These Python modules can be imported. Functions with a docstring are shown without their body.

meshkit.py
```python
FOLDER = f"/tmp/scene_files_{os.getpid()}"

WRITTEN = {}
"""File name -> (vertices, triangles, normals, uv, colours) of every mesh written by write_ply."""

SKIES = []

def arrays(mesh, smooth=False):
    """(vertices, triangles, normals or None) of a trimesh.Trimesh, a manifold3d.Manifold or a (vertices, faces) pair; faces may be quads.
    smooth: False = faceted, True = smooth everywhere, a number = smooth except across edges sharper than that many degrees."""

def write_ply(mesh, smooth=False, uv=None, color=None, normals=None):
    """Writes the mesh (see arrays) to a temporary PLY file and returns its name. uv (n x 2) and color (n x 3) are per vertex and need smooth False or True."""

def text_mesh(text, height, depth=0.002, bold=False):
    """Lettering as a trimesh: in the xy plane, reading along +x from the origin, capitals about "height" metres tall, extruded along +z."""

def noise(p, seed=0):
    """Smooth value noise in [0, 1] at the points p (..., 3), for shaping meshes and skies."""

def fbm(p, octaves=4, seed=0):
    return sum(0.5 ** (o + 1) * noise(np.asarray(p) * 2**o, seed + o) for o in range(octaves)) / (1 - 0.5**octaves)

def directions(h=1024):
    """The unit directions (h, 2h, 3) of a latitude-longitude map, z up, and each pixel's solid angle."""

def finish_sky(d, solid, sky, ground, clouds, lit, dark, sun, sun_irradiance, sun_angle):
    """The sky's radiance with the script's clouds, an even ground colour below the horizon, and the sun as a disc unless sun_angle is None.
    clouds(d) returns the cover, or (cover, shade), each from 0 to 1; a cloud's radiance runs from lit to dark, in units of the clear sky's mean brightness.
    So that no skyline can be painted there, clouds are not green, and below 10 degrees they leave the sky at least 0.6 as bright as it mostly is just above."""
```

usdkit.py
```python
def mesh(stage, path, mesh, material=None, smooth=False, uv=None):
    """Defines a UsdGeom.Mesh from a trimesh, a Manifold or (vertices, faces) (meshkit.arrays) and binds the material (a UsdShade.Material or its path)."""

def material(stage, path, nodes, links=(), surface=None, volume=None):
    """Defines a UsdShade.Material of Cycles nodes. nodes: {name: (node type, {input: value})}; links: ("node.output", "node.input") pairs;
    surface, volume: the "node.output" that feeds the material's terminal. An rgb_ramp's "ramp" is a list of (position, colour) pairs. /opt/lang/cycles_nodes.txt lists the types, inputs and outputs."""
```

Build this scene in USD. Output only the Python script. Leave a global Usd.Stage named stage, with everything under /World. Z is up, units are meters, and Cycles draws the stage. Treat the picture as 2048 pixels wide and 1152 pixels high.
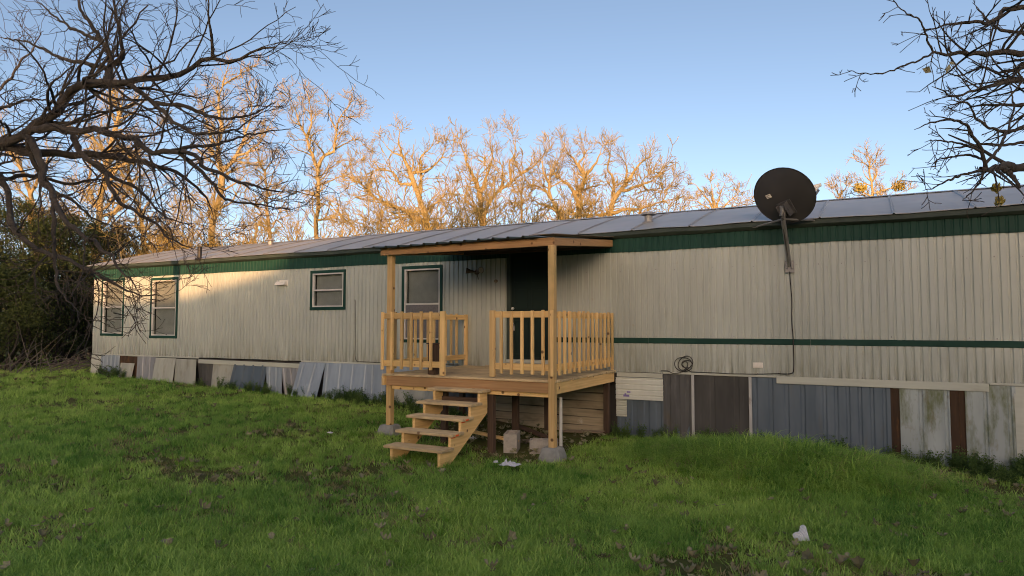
import math, random
import numpy as np, trimesh, usdkit, meshkit
from scipy.spatial import ConvexHull
from pxr import Usd, UsdGeom, UsdLux, UsdShade, Gf, Vt, Sdf

stage = Usd.Stage.CreateInMemory()
UsdGeom.SetStageUpAxis(stage, 'Z')
UsdGeom.SetStageMetersPerUnit(stage, 1.0)
UsdGeom.Xform.Define(stage, '/World')
UsdGeom.Scope.Define(stage, '/World/Looks')

# ------------------------------------------------------------------ camera
# world: X runs along the front of the house, Y into the house, the front wall is Y = 0
F_PX, CAM_D, PSI, PITCH, CAM_H = 1365.0, 10.82, math.radians(27.8), math.radians(3.0), 1.85
RGT = np.array([math.cos(PSI), math.sin(PSI), 0])
FWD = np.array([-math.sin(PSI) * math.cos(PITCH), math.cos(PSI) * math.cos(PITCH), math.sin(PITCH)])
UPV = np.cross(RGT, FWD)
EYE = np.array([0, -CAM_D, CAM_H])
cam = UsdGeom.Camera.Define(stage, '/World/camera')
cam.CreateHorizontalApertureAttr(36.0)
cam.CreateVerticalApertureAttr(20.25)
cam.CreateFocalLengthAttr(36.0 * F_PX / 2048)
cam.CreateClippingRangeAttr((0.05, 5000.0))
m4 = np.eye(4); m4[0, :3], m4[1, :3], m4[2, :3], m4[3, :3] = RGT, UPV, -FWD, EYE
cam.AddTransformOp().Set(Gf.Matrix4d(m4.tolist()))
cam.CreateExposureAttr(1.97)

# ------------------------------------------------------------------ sun and sky
SUN_EL = math.radians(4.0)
SUN_XY = np.array([0.35, -0.937]); SUN_XY /= np.linalg.norm(SUN_XY)
TO_SUN = np.array([*(SUN_XY * math.cos(SUN_EL)), math.sin(SUN_EL)])
usdkit.material(stage, '/World/Looks/sky_light', {
    's': ('sky_texture', {'sky_type': 'single_scattering', 'sun_disc': False, 'sun_elevation': SUN_EL,
                          'sun_rotation': math.atan2(SUN_XY[0], SUN_XY[1]), 'altitude': 100.0, 'air_density': 0.45, 'aerosol_density': 1.8, 'ozone_density': 1.15}),
    'w': ('mix', {'mix_type': 'multiply', 'fac': 1.0, 'color2': (1.15, 0.935, 0.79)}), 'b': ('background_shader', {'strength': 0.13})}, [('s.color', 'w.color1'), ('w.color', 'b.color')], surface='b.background')
dome = UsdLux.DomeLight.Define(stage, '/World/sky')
UsdShade.MaterialBindingAPI.Apply(dome.GetPrim()).Bind(UsdShade.Material.Get(stage, '/World/Looks/sky_light'))
dome.GetPrim().SetCustomDataByKey('kind', 'structure')
sun = UsdLux.DistantLight.Define(stage, '/World/sun')
sun.CreateIntensityAttr(0.55); sun.CreateAngleAttr(0.4); sun.CreateNormalizeAttr(True); sun.CreateColorAttr((1.0, 0.50, 0.20))
zc = TO_SUN; xc = np.cross([0, 0, 1.0], zc); xc /= np.linalg.norm(xc); yc = np.cross(zc, xc)
ms = np.eye(4); ms[0, :3], ms[1, :3], ms[2, :3] = xc, yc, zc
sun.AddTransformOp().Set(Gf.Matrix4d(ms.tolist()))

# ------------------------------------------------------------------ helpers
def ray(px, py): return FWD + RGT * (px - 1024) / F_PX - UPV * (py - 576) / F_PX
def on_y(px, py, y=0.0):
    d = ray(px, py); return EYE + d * ((y - EYE[1]) / d[1])
def at(px, py, t): return EYE + ray(px, py) * t

used = {}
def path_for(name, parent='/World'):
    key = f'{parent}/{name}'
    n = used.get(key, 0); used[key] = n + 1
    return key if n == 0 else f'{key}_{n:03d}'

ORIGIN = {}
def tag(p, label=None, cat=None, group=None, kind=None):
    for k, v in (('label', label), ('category', cat), ('group', group), ('kind', kind)):
        if v: p.SetCustomDataByKey(k, v)
    return p
def thing(name, label, cat, loc=(0, 0, 0), group=None):
    path = path_for(name)
    x = UsdGeom.Xform.Define(stage, path)
    x.AddTranslateOp().Set(Gf.Vec3d(*map(float, loc)))
    ORIGIN[path] = np.asarray(loc, float)
    return tag(x.GetPrim(), label, cat, group)
def obj(name, mesh, mat, parent=None, smooth=False, label=None, cat=None, kind=None, group=None):
    """ONE mesh prim, given in world coordinates, under parent (or /World)."""
    pp = str(parent.GetPath()) if parent else '/World'
    path = path_for(name, pp)
    v, f = (mesh.vertices, mesh.faces) if hasattr(mesh, 'vertices') else mesh
    v = np.asarray(v, float); o = np.zeros(3)
    for key in ORIGIN:
        if path == key or path.startswith(key + '/'): o = ORIGIN[key]
    m = usdkit.mesh(stage, path, (v - o, np.asarray(f)), '/World/Looks/' + mat, smooth=smooth)
    return tag(m.GetPrim(), label, cat, group, kind)

def join(*ms):
    vs, fs, n = [], [], 0
    for m in ms:
        v, f = (m.vertices, m.faces) if hasattr(m, 'vertices') else m
        v, f = np.asarray(v, float), np.asarray(f, int)
        if f.shape[1] == 4: f = np.vstack([f[:, [0, 1, 2]], f[:, [0, 2, 3]]])
        vs.append(v); fs.append(f + n); n += len(v)
    return np.vstack(vs), np.vstack(fs)
def hull(pts):
    pts = np.asarray(pts, float)
    h = ConvexHull(pts)
    f = h.simplices.copy()
    c = pts[h.vertices].mean(0)
    n = np.cross(pts[f[:, 1]] - pts[f[:, 0]], pts[f[:, 2]] - pts[f[:, 0]])
    bad = (n * (pts[f].mean(1) - c)).sum(1) < 0
    f[bad] = f[bad][:, ::-1]
    return pts, f
def box(x0, x1, y0, y1, z0, z1, b=0.004):
    """A box with chamfered edges."""
    lo, hi = np.minimum([x0, y0, z0], [x1, y1, z1]), np.maximum([x0, y0, z0], [x1, y1, z1])
    b = min(b, (hi - lo).min() * 0.3)
    pts = []
    for k in range(3):
        for s in np.ndindex(2, 2, 2):
            p = np.where(np.array(s) == 0, lo, hi)
            inn = np.where(np.array(s) == 0, b, -b)
            q = p + inn; q[k] = p[k]
            pts.append(q)
    return hull(pts)
def bar(p0, p1, w, h, up=(0, 0, 1), b=0.004):
    """A chamfered bar from p0 to p1; w across, h along up."""
    p0, p1 = np.asarray(p0, float), np.asarray(p1, float)
    L = np.linalg.norm(p1 - p0); x = (p1 - p0) / L
    y = np.cross(up, x); y /= np.linalg.norm(y); z = np.cross(x, y)
    v, f = box(0, L, -w / 2, w / 2, -h / 2, h / 2, b)
    return p0 + v @ np.array([x, y, z]), f
def tubes(P, R, S):
    """N polylines of M points (N,M,3) with radii (N,M) as S-sided tubes."""
    P, R = np.asarray(P, float), np.asarray(R, float)
    if P.ndim == 2: P, R = P[None], np.broadcast_to(R, P.shape[:1])[None]
    N, M, _ = P.shape
    T = np.gradient(P, axis=1); T /= np.linalg.norm(T, axis=2, keepdims=True) + 1e-9
    ref = np.where(np.abs(T[:, :1, 2:]).mean(1, keepdims=True) < 0.8, [0, 0, 1.0], [1.0, 0, 0])
    A = np.cross(T, np.broadcast_to(ref, T.shape)); A /= np.linalg.norm(A, axis=2, keepdims=True) + 1e-9
    B = np.cross(T, A)
    ang = np.arange(S) * 2 * np.pi / S
    V = P[:, :, None] + R[:, :, None, None] * (np.cos(ang)[None, None, :, None] * A[:, :, None] + np.sin(ang)[None, None, :, None] * B[:, :, None])
    n, i, j = np.meshgrid(np.arange(N), np.arange(M - 1), np.arange(S), indexing='ij')
    a = n * M * S + i * S + j; b = n * M * S + i * S + (j + 1) % S
    q = np.stack([a, b, b + S, a + S], -1).reshape(-1, 4)
    return V.reshape(-1, 3), np.vstack([q[:, [0, 1, 2]], q[:, [0, 2, 3]]])
def smooth_line(pts, n):
    pts = np.asarray(pts, float)
    if len(pts) == 2: return pts[0] + (pts[1] - pts[0]) * np.linspace(0, 1, n)[:, None]
    from scipy.interpolate import CubicSpline, PchipInterpolator
    s = np.r_[0, np.cumsum(np.linalg.norm(np.diff(pts, axis=0), axis=1) + 1e-6)]
    return PchipInterpolator(s, pts, axis=0)(np.linspace(0, s[-1], n))
def cyl(p0, p1, r0, r1=None, S=12):
    """A closed cylinder or cone."""
    p0, p1 = np.asarray(p0, float), np.asarray(p1, float)
    v, f = tubes(np.array([p0, p1]), np.array([r0, r0 if r1 is None else r1]), S)
    v = np.vstack([v, p0, p1]); a = np.arange(S); b = (a + 1) % S
    return v, np.vstack([f, np.stack([a, np.full(S, 2 * S), b], 1)[:, [0, 2, 1]], np.stack([a + S, b + S, np.full(S, 2 * S + 1)], 1)])
def solid(v, q, off):
    """Thickens a sheet of quads by the offset vector; closes its rim."""
    v, q = np.asarray(v, float), np.asarray(q, int); n = len(v)
    e = np.vstack([q[:, [0, 1]], q[:, [1, 2]], q[:, [2, 3]], q[:, [3, 0]]])
    key = {}
    for a, b in e: key[(a, b)] = 1
    rim = np.array([(a, b) for a, b in key if (b, a) not in key])
    side = np.stack([rim[:, 1], rim[:, 0], rim[:, 0] + n, rim[:, 1] + n], 1)
    Q = np.vstack([q, q[:, ::-1] + n, side])
    return np.vstack([v, v + np.asarray(off, float)]), np.vstack([Q[:, [0, 1, 2]], Q[:, [0, 2, 3]]])
def extrude_poly(poly, x0, x1):
    """A (Y, Z) outline extruded along X."""
    from shapely.geometry import Polygon
    m = trimesh.creation.extrude_polygon(Polygon(poly), x1 - x0, engine='earcut')
    v = np.array(m.vertices)
    return np.stack([v[:, 2] + x0, v[:, 0], v[:, 1]], 1), np.array(m.faces)

# ------------------------------------------------------------------ materials
def mat(name, ramp, nscale=4.0, scale=(1, 1, 1), detail=6.0, rough=0.6, metallic=0.0, spec=0.4, bump=0.0, bscale=None, bdist=0.01, rand=0.0, stains=(), rvar=0.0, rot=None, shift=0.0, knots=0.0):
    """Noise-driven paint: ramp of base colours over noise in world space, then stains (colour, noise scale, axis scale, from, to, amount), tone per object."""
    N = {'g': ('geometry', {}), 'mp': ('mapping', {'scale': scale, **({'rotation': rot} if rot else {})}),
         'n': ('noise_texture', {'scale': nscale, 'detail': detail, 'roughness': 0.6}), 'r': ('rgb_ramp', {'ramp': ramp}),
         'p': ('principled_bsdf', {'roughness': rough, 'metallic': metallic, 'specular_ior_level': spec})}
    L = [('mp.vector', 'n.vector'), ('n.fac', 'r.fac')]
    if shift:
        N['oi0'] = ('object_info', {}); N['sh'] = ('math', {'math_type': 'multiply', 'value2': shift})
        N['va'] = ('vector_math', {'math_type': 'add'})
        L += [('oi0.random', 'sh.value1'), ('g.position', 'va.vector1'), ('sh.value', 'va.vector2'), ('va.vector', 'mp.vector')]
    else: L += [('g.position', 'mp.vector')]
    col = 'r.color'
    for k, (c, ns, sc, a, b, amt, *zr) in enumerate(stains):
        N[f'sm{k}'] = ('mapping', {'scale': sc, 'location': (3.1 * k + 1, 7.7 * k, 1.3 * k)}); N[f'sn{k}'] = ('noise_texture', {'scale': ns, 'detail': 8.0, 'roughness': 0.65})
        N[f'sr{k}'] = ('map_range', {'from_min': a, 'from_max': b, 'to_min': 0.0, 'to_max': amt, 'clamp': True}); N[f'sx{k}'] = ('mix', {'color2': c})
        L += [('g.position', f'sm{k}.vector'), (f'sm{k}.vector', f'sn{k}.vector'), (f'sn{k}.fac', f'sr{k}.value'), (f'sr{k}.result', f'sx{k}.fac'), (col, f'sx{k}.color1')]
        if zr:
            N[f'sz{k}'] = ('separate_xyz', {}); N[f'sq{k}'] = ('map_range', {'from_min': zr[0], 'from_max': zr[1], 'to_min': 1.0, 'to_max': 0.0, 'clamp': True}); N[f'sy{k}'] = ('math', {'math_type': 'multiply'})
            L.remove((f'sr{k}.result', f'sx{k}.fac'))
            L += [('g.position', f'sz{k}.vector'), (f'sz{k}.z', f'sq{k}.value'), (f'sr{k}.result', f'sy{k}.value1'), (f'sq{k}.result', f'sy{k}.value2'), (f'sy{k}.value', f'sx{k}.fac')]
        col = f'sx{k}.color'
    if knots:
        N['kv'] = ('voronoi_texture', {'scale': 5.5}); N['kr'] = ('map_range', {'from_min': 0.09, 'from_max': 0.16, 'to_min': knots, 'to_max': 0.0, 'clamp': True}); N['kx'] = ('mix', {'color2': (0.085, 0.038, 0.016)})
        L += [('g.position', 'kv.vector'), ('kv.distance', 'kr.value'), ('kr.result', 'kx.fac'), (col, 'kx.color1')]; col = 'kx.color'
    if rand:
        N['oi'] = ('object_info', {}); N['rm'] = ('map_range', {'to_min': 1 - rand, 'to_max': 1 + rand}); N['hs'] = ('hsv', {})
        L += [('oi.random', 'rm.value'), ('rm.result', 'hs.value'), (col, 'hs.color')]; col = 'hs.color'
    L.append((col, 'p.base_color'))
    if rvar:
        N['rr'] = ('map_range', {'to_min': rough - rvar, 'to_max': rough + rvar}); L += [('n.fac', 'rr.value'), ('rr.result', 'p.roughness')]
    if bump:
        N['bn'] = ('noise_texture', {'scale': bscale or nscale * 3, 'detail': 5.0}); N['b'] = ('bump', {'strength': bump, 'distance': bdist})
        L += [('mp.vector', 'bn.vector'), ('bn.fac', 'b.height'), ('b.normal', 'p.normal')]
    usdkit.material(stage, '/World/Looks/' + name, N, L, surface='p.BSDF')

DIRT = (0.10, 0.085, 0.05)
mat('cream_siding', [(0.3, (0.300, 0.335, 0.312)), (0.7, (0.375, 0.414, 0.388))], 1.3, (1, 1, 0.35), rough=0.42, spec=0.4, bump=0.25, bscale=3, bdist=0.02, rand=0.055,
    stains=[(DIRT, 2.2, (4, 1, 0.35), 0.60, 0.85, 0.36), ((0.10, 0.105, 0.05), 3.0, (5, 1, 0.5), 0.42, 0.7, 0.75, 1.08, 1.55), ((0.13, 0.13, 0.055), 1.4, (2.5, 1, 0.8), 0.62, 0.8, 0.35), ((0.30, 0.25, 0.16), 9, (1, 1, 1), 0.62, 0.75, 0.35)])
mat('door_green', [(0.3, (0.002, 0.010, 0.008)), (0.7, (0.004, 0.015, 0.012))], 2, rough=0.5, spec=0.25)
mat('green_paint', [(0.3, (0.005, 0.032, 0.025)), (0.7, (0.010, 0.047, 0.036))], 2, (1, 1, 0.5), rough=0.6, spec=0.2, stains=[((0.018, 0.034, 0.028), 5, (2, 1, 0.5), 0.6, 0.8, 0.5)], rand=0.08)
mat('dark_trim', [(0.3, (0.014, 0.026, 0.022)), (0.7, (0.030, 0.046, 0.040))], 3, rough=0.7, bump=0.4)
mat('roof_metal', [(0.3, (0.205, 0.222, 0.235)), (0.7, (0.26, 0.278, 0.29))], 0.9, (1, 1, 1), rough=0.42, metallic=0.25, spec=0.5, bump=0.35, bscale=2.2, bdist=0.03, rand=0.03,
    stains=[((0.34, 0.29, 0.30), 1.2, (3, 0.5, 1), 0.5, 0.8, 0.5), ((0.13, 0.11, 0.11), 6, (6, 0.3, 1), 0.6, 0.8, 0.4)])
mat('white_trim', [(0.3, (0.33, 0.355, 0.315)), (0.7, (0.42, 0.45, 0.405))], 3, (0.4, 1, 3), rough=0.55, rand=0.05, stains=[(DIRT, 3, (0.7, 1, 2), 0.58, 0.85, 0.5)])
mat('white_aluminium', [(0.3, (0.42, 0.42, 0.41)), (0.7, (0.52, 0.52, 0.51))], 5, rough=0.4, stains=[(DIRT, 6, (1, 1, 1), 0.6, 0.9, 0.4)])
mat('blind_white', [(0.3, (0.27, 0.275, 0.27)), (0.7, (0.34, 0.345, 0.34))], 5, rough=0.6)
mat('screen_grey', [(0.3, (0.10, 0.10, 0.11)), (0.7, (0.14, 0.14, 0.15))], 30, rough=0.8)
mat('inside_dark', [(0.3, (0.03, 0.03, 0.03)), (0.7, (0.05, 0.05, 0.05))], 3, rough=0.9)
for ax, sc in (('x', (0.9, 24, 24)), ('y', (24, 0.9, 24)), ('z', (24, 24, 0.9))):
    st = tuple(1.2 if s < 2 else 7 for s in sc)
    mat('pine_' + ax, [(0.25, (0.45, 0.295, 0.120)), (0.5, (0.57, 0.395, 0.175)), (0.75, (0.67, 0.495, 0.245))], 1.6, sc, rough=0.62, spec=0.3, bump=0.25, bdist=0.004, rand=0.27, shift=37.0, knots=0.9,
        stains=[((0.27, 0.255, 0.10), 1.4, (1, 1, 1), 0.5, 0.72, 0.5), ((0.10, 0.045, 0.018), 3.2, st, 0.69, 0.74, 0.85)])
    mat('deck_wood_' + ax, [(0.25, (0.35, 0.265, 0.145)), (0.5, (0.45, 0.355, 0.205)), (0.75, (0.55, 0.45, 0.275))], 1.6, sc, rough=0.7, spec=0.25, bump=0.3, bdist=0.004, rand=0.16, shift=37.0, knots=0.8,
        stains=[((0.15, 0.125, 0.09), 2.4, (1, 1, 1), 0.45, 0.72, 0.75), ((0.09, 0.05, 0.025), 3.2, st, 0.69, 0.75, 0.8)])
    mat('pine_red_' + ax, [(0.25, (0.245, 0.135, 0.060)), (0.5, (0.32, 0.19, 0.088)), (0.75, (0.39, 0.25, 0.125))], 1.6, sc, rough=0.62, spec=0.3, bump=0.25, bdist=0.004, rand=0.1, shift=37.0, knots=0.85,
        stains=[((0.24, 0.16, 0.075), 1.4, (1, 1, 1), 0.5, 0.72, 0.6)])
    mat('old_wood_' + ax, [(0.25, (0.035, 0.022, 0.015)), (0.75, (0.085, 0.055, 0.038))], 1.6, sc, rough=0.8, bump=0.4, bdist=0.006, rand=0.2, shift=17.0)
    mat('grey_wood_' + ax, [(0.25, (0.13, 0.10, 0.07)), (0.75, (0.27, 0.22, 0.16))], 1.6, sc, rough=0.85, bump=0.4, bdist=0.006, rand=0.2, shift=17.0)
mat('orange_paint', [(0.3, (0.60, 0.09, 0.015)), (0.7, (0.65, 0.12, 0.03))], 30, rough=0.6)
mat('old_plank', [(0.25, (0.25, 0.215, 0.15)), (0.75, (0.40, 0.355, 0.26))], 2, (0.8, 3, 12), rough=0.8, bump=0.3, rand=0.12, shift=11.0, stains=[(DIRT, 2, (1, 1, 2), 0.5, 0.75, 0.75), ((0.5, 0.48, 0.42), 5, (1, 1, 1), 0.66, 0.72, 0.6)])
mat('concrete', [(0.3, (0.17, 0.18, 0.175)), (0.7, (0.26, 0.275, 0.265))], 9, rough=0.9, bump=0.6, bscale=60, bdist=0.006, stains=[((0.12, 0.11, 0.09), 5, (1, 1, 1), 0.55, 0.75, 0.6)])
mat('cinder', [(0.3, (0.28, 0.265, 0.235)), (0.7, (0.37, 0.35, 0.31))], 20, rough=0.95, bump=0.8, bscale=90, bdist=0.005, stains=[((0.2, 0.16, 0.12), 6, (1, 1, 1), 0.6, 0.75, 0.5)])
MOSS = (0.075, 0.095, 0.022); RUST = (0.085, 0.030, 0.012)
def sheet_mat(name, a, b, stains=(), rough=0.5, metallic=0.3, rand=0.06):
    mat(name, [(0.3, a), (0.7, b)], 1.5, (3, 1, 0.6), rough=rough, metallic=metallic, spec=0.4, bump=0.2, bscale=4, bdist=0.02, rand=rand, shift=5.0, stains=stains)
sheet_mat('sheet_blue', (0.20, 0.25, 0.305), (0.285, 0.34, 0.395), [(DIRT, 2.5, (2.5, 1, 0.7), 0.58, 0.8, 0.5), ((0.45, 0.5, 0.55), 3, (1, 1, 1), 0.62, 0.75, 0.4)])
sheet_mat('sheet_bluegrey', (0.070, 0.100, 0.135), (0.105, 0.140, 0.180), [(DIRT, 2.5, (3, 1, 0.6), 0.58, 0.8, 0.5), ((0.16, 0.07, 0.03), 5, (1, 1, 0.7), 0.70, 0.76, 0.6)])
sheet_mat('sheet_pale', (0.24, 0.29, 0.31), (0.33, 0.39, 0.415), [(MOSS, 2.6, (2.2, 1, 0.55), 0.45, 0.62, 0.85), ((0.14, 0.12, 0.06), 8, (1, 1, 0.5), 0.56, 0.72, 0.7), (RUST, 4, (3, 1, 0.5), 0.66, 0.74, 0.7)])
sheet_mat('sheet_dark', (0.045, 0.05, 0.055), (0.10, 0.105, 0.11), [((0.20, 0.20, 0.20), 2.5, (3, 1, 0.6), 0.56, 0.75, 0.5), (DIRT, 3, (1, 1, 1), 0.55, 0.75, 0.6)], rough=0.65)
sheet_mat('sheet_brown', (0.040, 0.042, 0.042), (0.072, 0.074, 0.073), [((0.14, 0.14, 0.145), 2.2, (4, 1, 0.4), 0.57, 0.75, 0.6)], rough=0.7)
sheet_mat('sheet_grey', (0.16, 0.17, 0.185), (0.28, 0.295, 0.31), [(DIRT, 2.4, (2.5, 1, 0.7), 0.5, 0.75, 0.6), ((0.40, 0.40, 0.39), 3, (2, 1, 0.5), 0.6, 0.72, 0.5)])
sheet_mat('sheet_white', (0.25, 0.265, 0.235), (0.34, 0.36, 0.32), [(DIRT, 2.4, (2, 1, 0.8), 0.52, 0.75, 0.6), ((0.24, 0.15, 0.07), 5, (1, 1, 0.5), 0.62, 0.72, 0.5)], metallic=0.0)
sheet_mat('sheet_clean_white', (0.44, 0.475, 0.45), (0.52, 0.56, 0.53), [(DIRT, 3, (1, 1, 1), 0.6, 0.8, 0.4)], metallic=0.0)
sheet_mat('galvanised', (0.36, 0.38, 0.40), (0.50, 0.52, 0.54), [(RUST, 6, (1, 1, 0.5), 0.58, 0.7, 0.7)], rough=0.4, metallic=0.5)
sheet_mat('rust', (0.028, 0.018, 0.011), (0.062, 0.034, 0.018), [((0.28, 0.26, 0.24), 3, (3, 1, 0.5), 0.64, 0.74, 0.5), ((0.20, 0.085, 0.02), 4, (2, 1, 0.4), 0.55, 0.7, 0.6)], rough=0.85, metallic=0.1)
sheet_mat('purple_paint', (0.16, 0.12, 0.36), (0.24, 0.20, 0.48), metallic=0.0)
mat('dish_dark', [(0.3, (0.020, 0.021, 0.024)), (0.7, (0.030, 0.031, 0.035))], 3, rough=0.5, spec=0.35)
mat('pole_grey', [(0.3, (0.13, 0.135, 0.14)), (0.7, (0.19, 0.195, 0.20))], 8, rough=0.45, metallic=0.5)
mat('fixture_dark', [(0.3, (0.035, 0.036, 0.040)), (0.7, (0.06, 0.062, 0.066))], 8, rough=0.5, metallic=0.3)
mat('cable_black', [(0.3, (0.012, 0.012, 0.012)), (0.7, (0.02, 0.02, 0.02))], 8, rough=0.5)
mat('fixture_bronze', [(0.3, (0.10, 0.075, 0.05)), (0.7, (0.16, 0.12, 0.08))], 12, rough=0.5, metallic=0.3)
mat('lamp_glass', [(0.3, (0.45, 0.42, 0.36)), (0.7, (0.55, 0.52, 0.46))], 12, rough=0.2)
mat('paper', [(0.3, (0.40, 0.43, 0.48)), (0.7, (0.50, 0.53, 0.58))], 12, rough=0.7)
mat('plastic_white', [(0.3, (0.55, 0.54, 0.50)), (0.7, (0.66, 0.65, 0.60))], 12, rough=0.4)
mat('vent_grey', [(0.3, (0.20, 0.20, 0.20)), (0.7, (0.30, 0.30, 0.30))], 12, rough=0.5, metallic=0.4)
mat('bark_grey', [(0.3, (0.020, 0.018, 0.016)), (0.7, (0.048, 0.043, 0.039))], 9, (1, 1, 0.5), rough=0.9, bump=0.8, bscale=40, bdist=0.01, stains=[((0.09, 0.095, 0.075), 10, (1, 1, 1), 0.60, 0.7, 0.7)])
mat('twig_grey', [(0.3, (0.026, 0.021, 0.018)), (0.7, (0.055, 0.045, 0.038))], 9, rough=0.9)
mat('bark_brown', [(0.3, (0.17, 0.135, 0.070)), (0.7, (0.29, 0.235, 0.130))], 4, (1, 1, 0.5), rough=0.9, bump=0.6, bscale=20, bdist=0.02)
mat('twig_brown', [(0.3, (0.155, 0.118, 0.038)), (0.7, (0.25, 0.195, 0.068))], 1.2, rough=0.9)
mat('dead_twig', [(0.3, (0.085, 0.075, 0.062)), (0.7, (0.15, 0.135, 0.115))], 5, rough=0.9)
mat('soil', [(0.3, (0.050, 0.062, 0.020)), (0.5, (0.065, 0.085, 0.022)), (0.7, (0.095, 0.085, 0.042))], 1.6, rough=0.95, spec=0.1, bump=0.8, bscale=25, bdist=0.03, stains=[((0.075, 0.055, 0.035), 30, (1, 1, 1), 0.52, 0.65, 0.8), ((0.03, 0.05, 0.008), 0.9, (1, 1, 1), 0.5, 0.7, 0.6)])
def leafy(name, a, b, trans=0.35, rough=0.55):
    """Thin green matter: reflects and lets light through, toned per instance and over the ground."""
    usdkit.material(stage, '/World/Looks/' + name, {
        'oi': ('object_info', {}), 'g': ('geometry', {}), 'n': ('noise_texture', {'scale': 1.7, 'detail': 4.0}), 'ad': ('math', {'math_type': 'multiply_add', 'value2': 0.75}), 'sb': ('math', {'math_type': 'subtract', 'value2': 0.125}),
        'r': ('rgb_ramp', {'ramp': [(0.35, a), (1.0, b)]}), 'p': ('principled_bsdf', {'roughness': rough, 'specular_ior_level': 0.25}), 't': ('translucent_bsdf', {}), 'm': ('mix_closure', {'fac': trans})},
        [('g.position', 'n.vector'), ('oi.random', 'ad.value1'), ('n.fac', 'sb.value1'), ('sb.value', 'ad.value3'), ('ad.value', 'r.fac'),
         ('r.color', 'p.base_color'), ('r.color', 't.color'), ('p.BSDF', 'm.closure1'), ('t.BSDF', 'm.closure2')], surface='m.closure')
leafy('grass_bright', (0.135, 0.28, 0.036), (0.42, 0.60, 0.15), 0.5)
leafy('grass_green', (0.075, 0.21, 0.034), (0.30, 0.48, 0.105), 0.5)
leafy('grass_dry', (0.17, 0.16, 0.07), (0.36, 0.31, 0.17), 0.4)
leafy('weed_green', (0.032, 0.075, 0.020), (0.075, 0.13, 0.035), 0.4)
leafy('evergreen', (0.016, 0.030, 0.009), (0.050, 0.066, 0.018), 0.25)
leafy('evergreen_gold', (0.075, 0.065, 0.018), (0.15, 0.115, 0.035), 0.3)
leafy('dead_leaf', (0.095, 0.092, 0.050), (0.24, 0.235, 0.150), 0.15, 0.8)
leafy('moss_gold', (0.20, 0.16, 0.03), (0.32, 0.26, 0.06), 0.2)
usdkit.material(stage, '/World/Looks/window_glass', {'lw': ('layer_weight', {'blend': 0.5}), 'pw': ('math', {'math_type': 'power', 'value2': 4.0}), 'f': ('math', {'math_type': 'multiply_add', 'value2': 0.85, 'value3': 0.035}), 't': ('transparent_bsdf', {'color': (0.86, 0.88, 0.87)}), 'g': ('glossy_bsdf', {'color': (0.9, 0.9, 0.9), 'roughness': 0.03}), 'm': ('mix_closure', {})},
                [('lw.facing', 'pw.value1'), ('pw.value', 'f.value1'), ('f.value', 'm.fac'), ('t.BSDF', 'm.closure1'), ('g.BSDF', 'm.closure2')], surface='m.closure')

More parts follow.
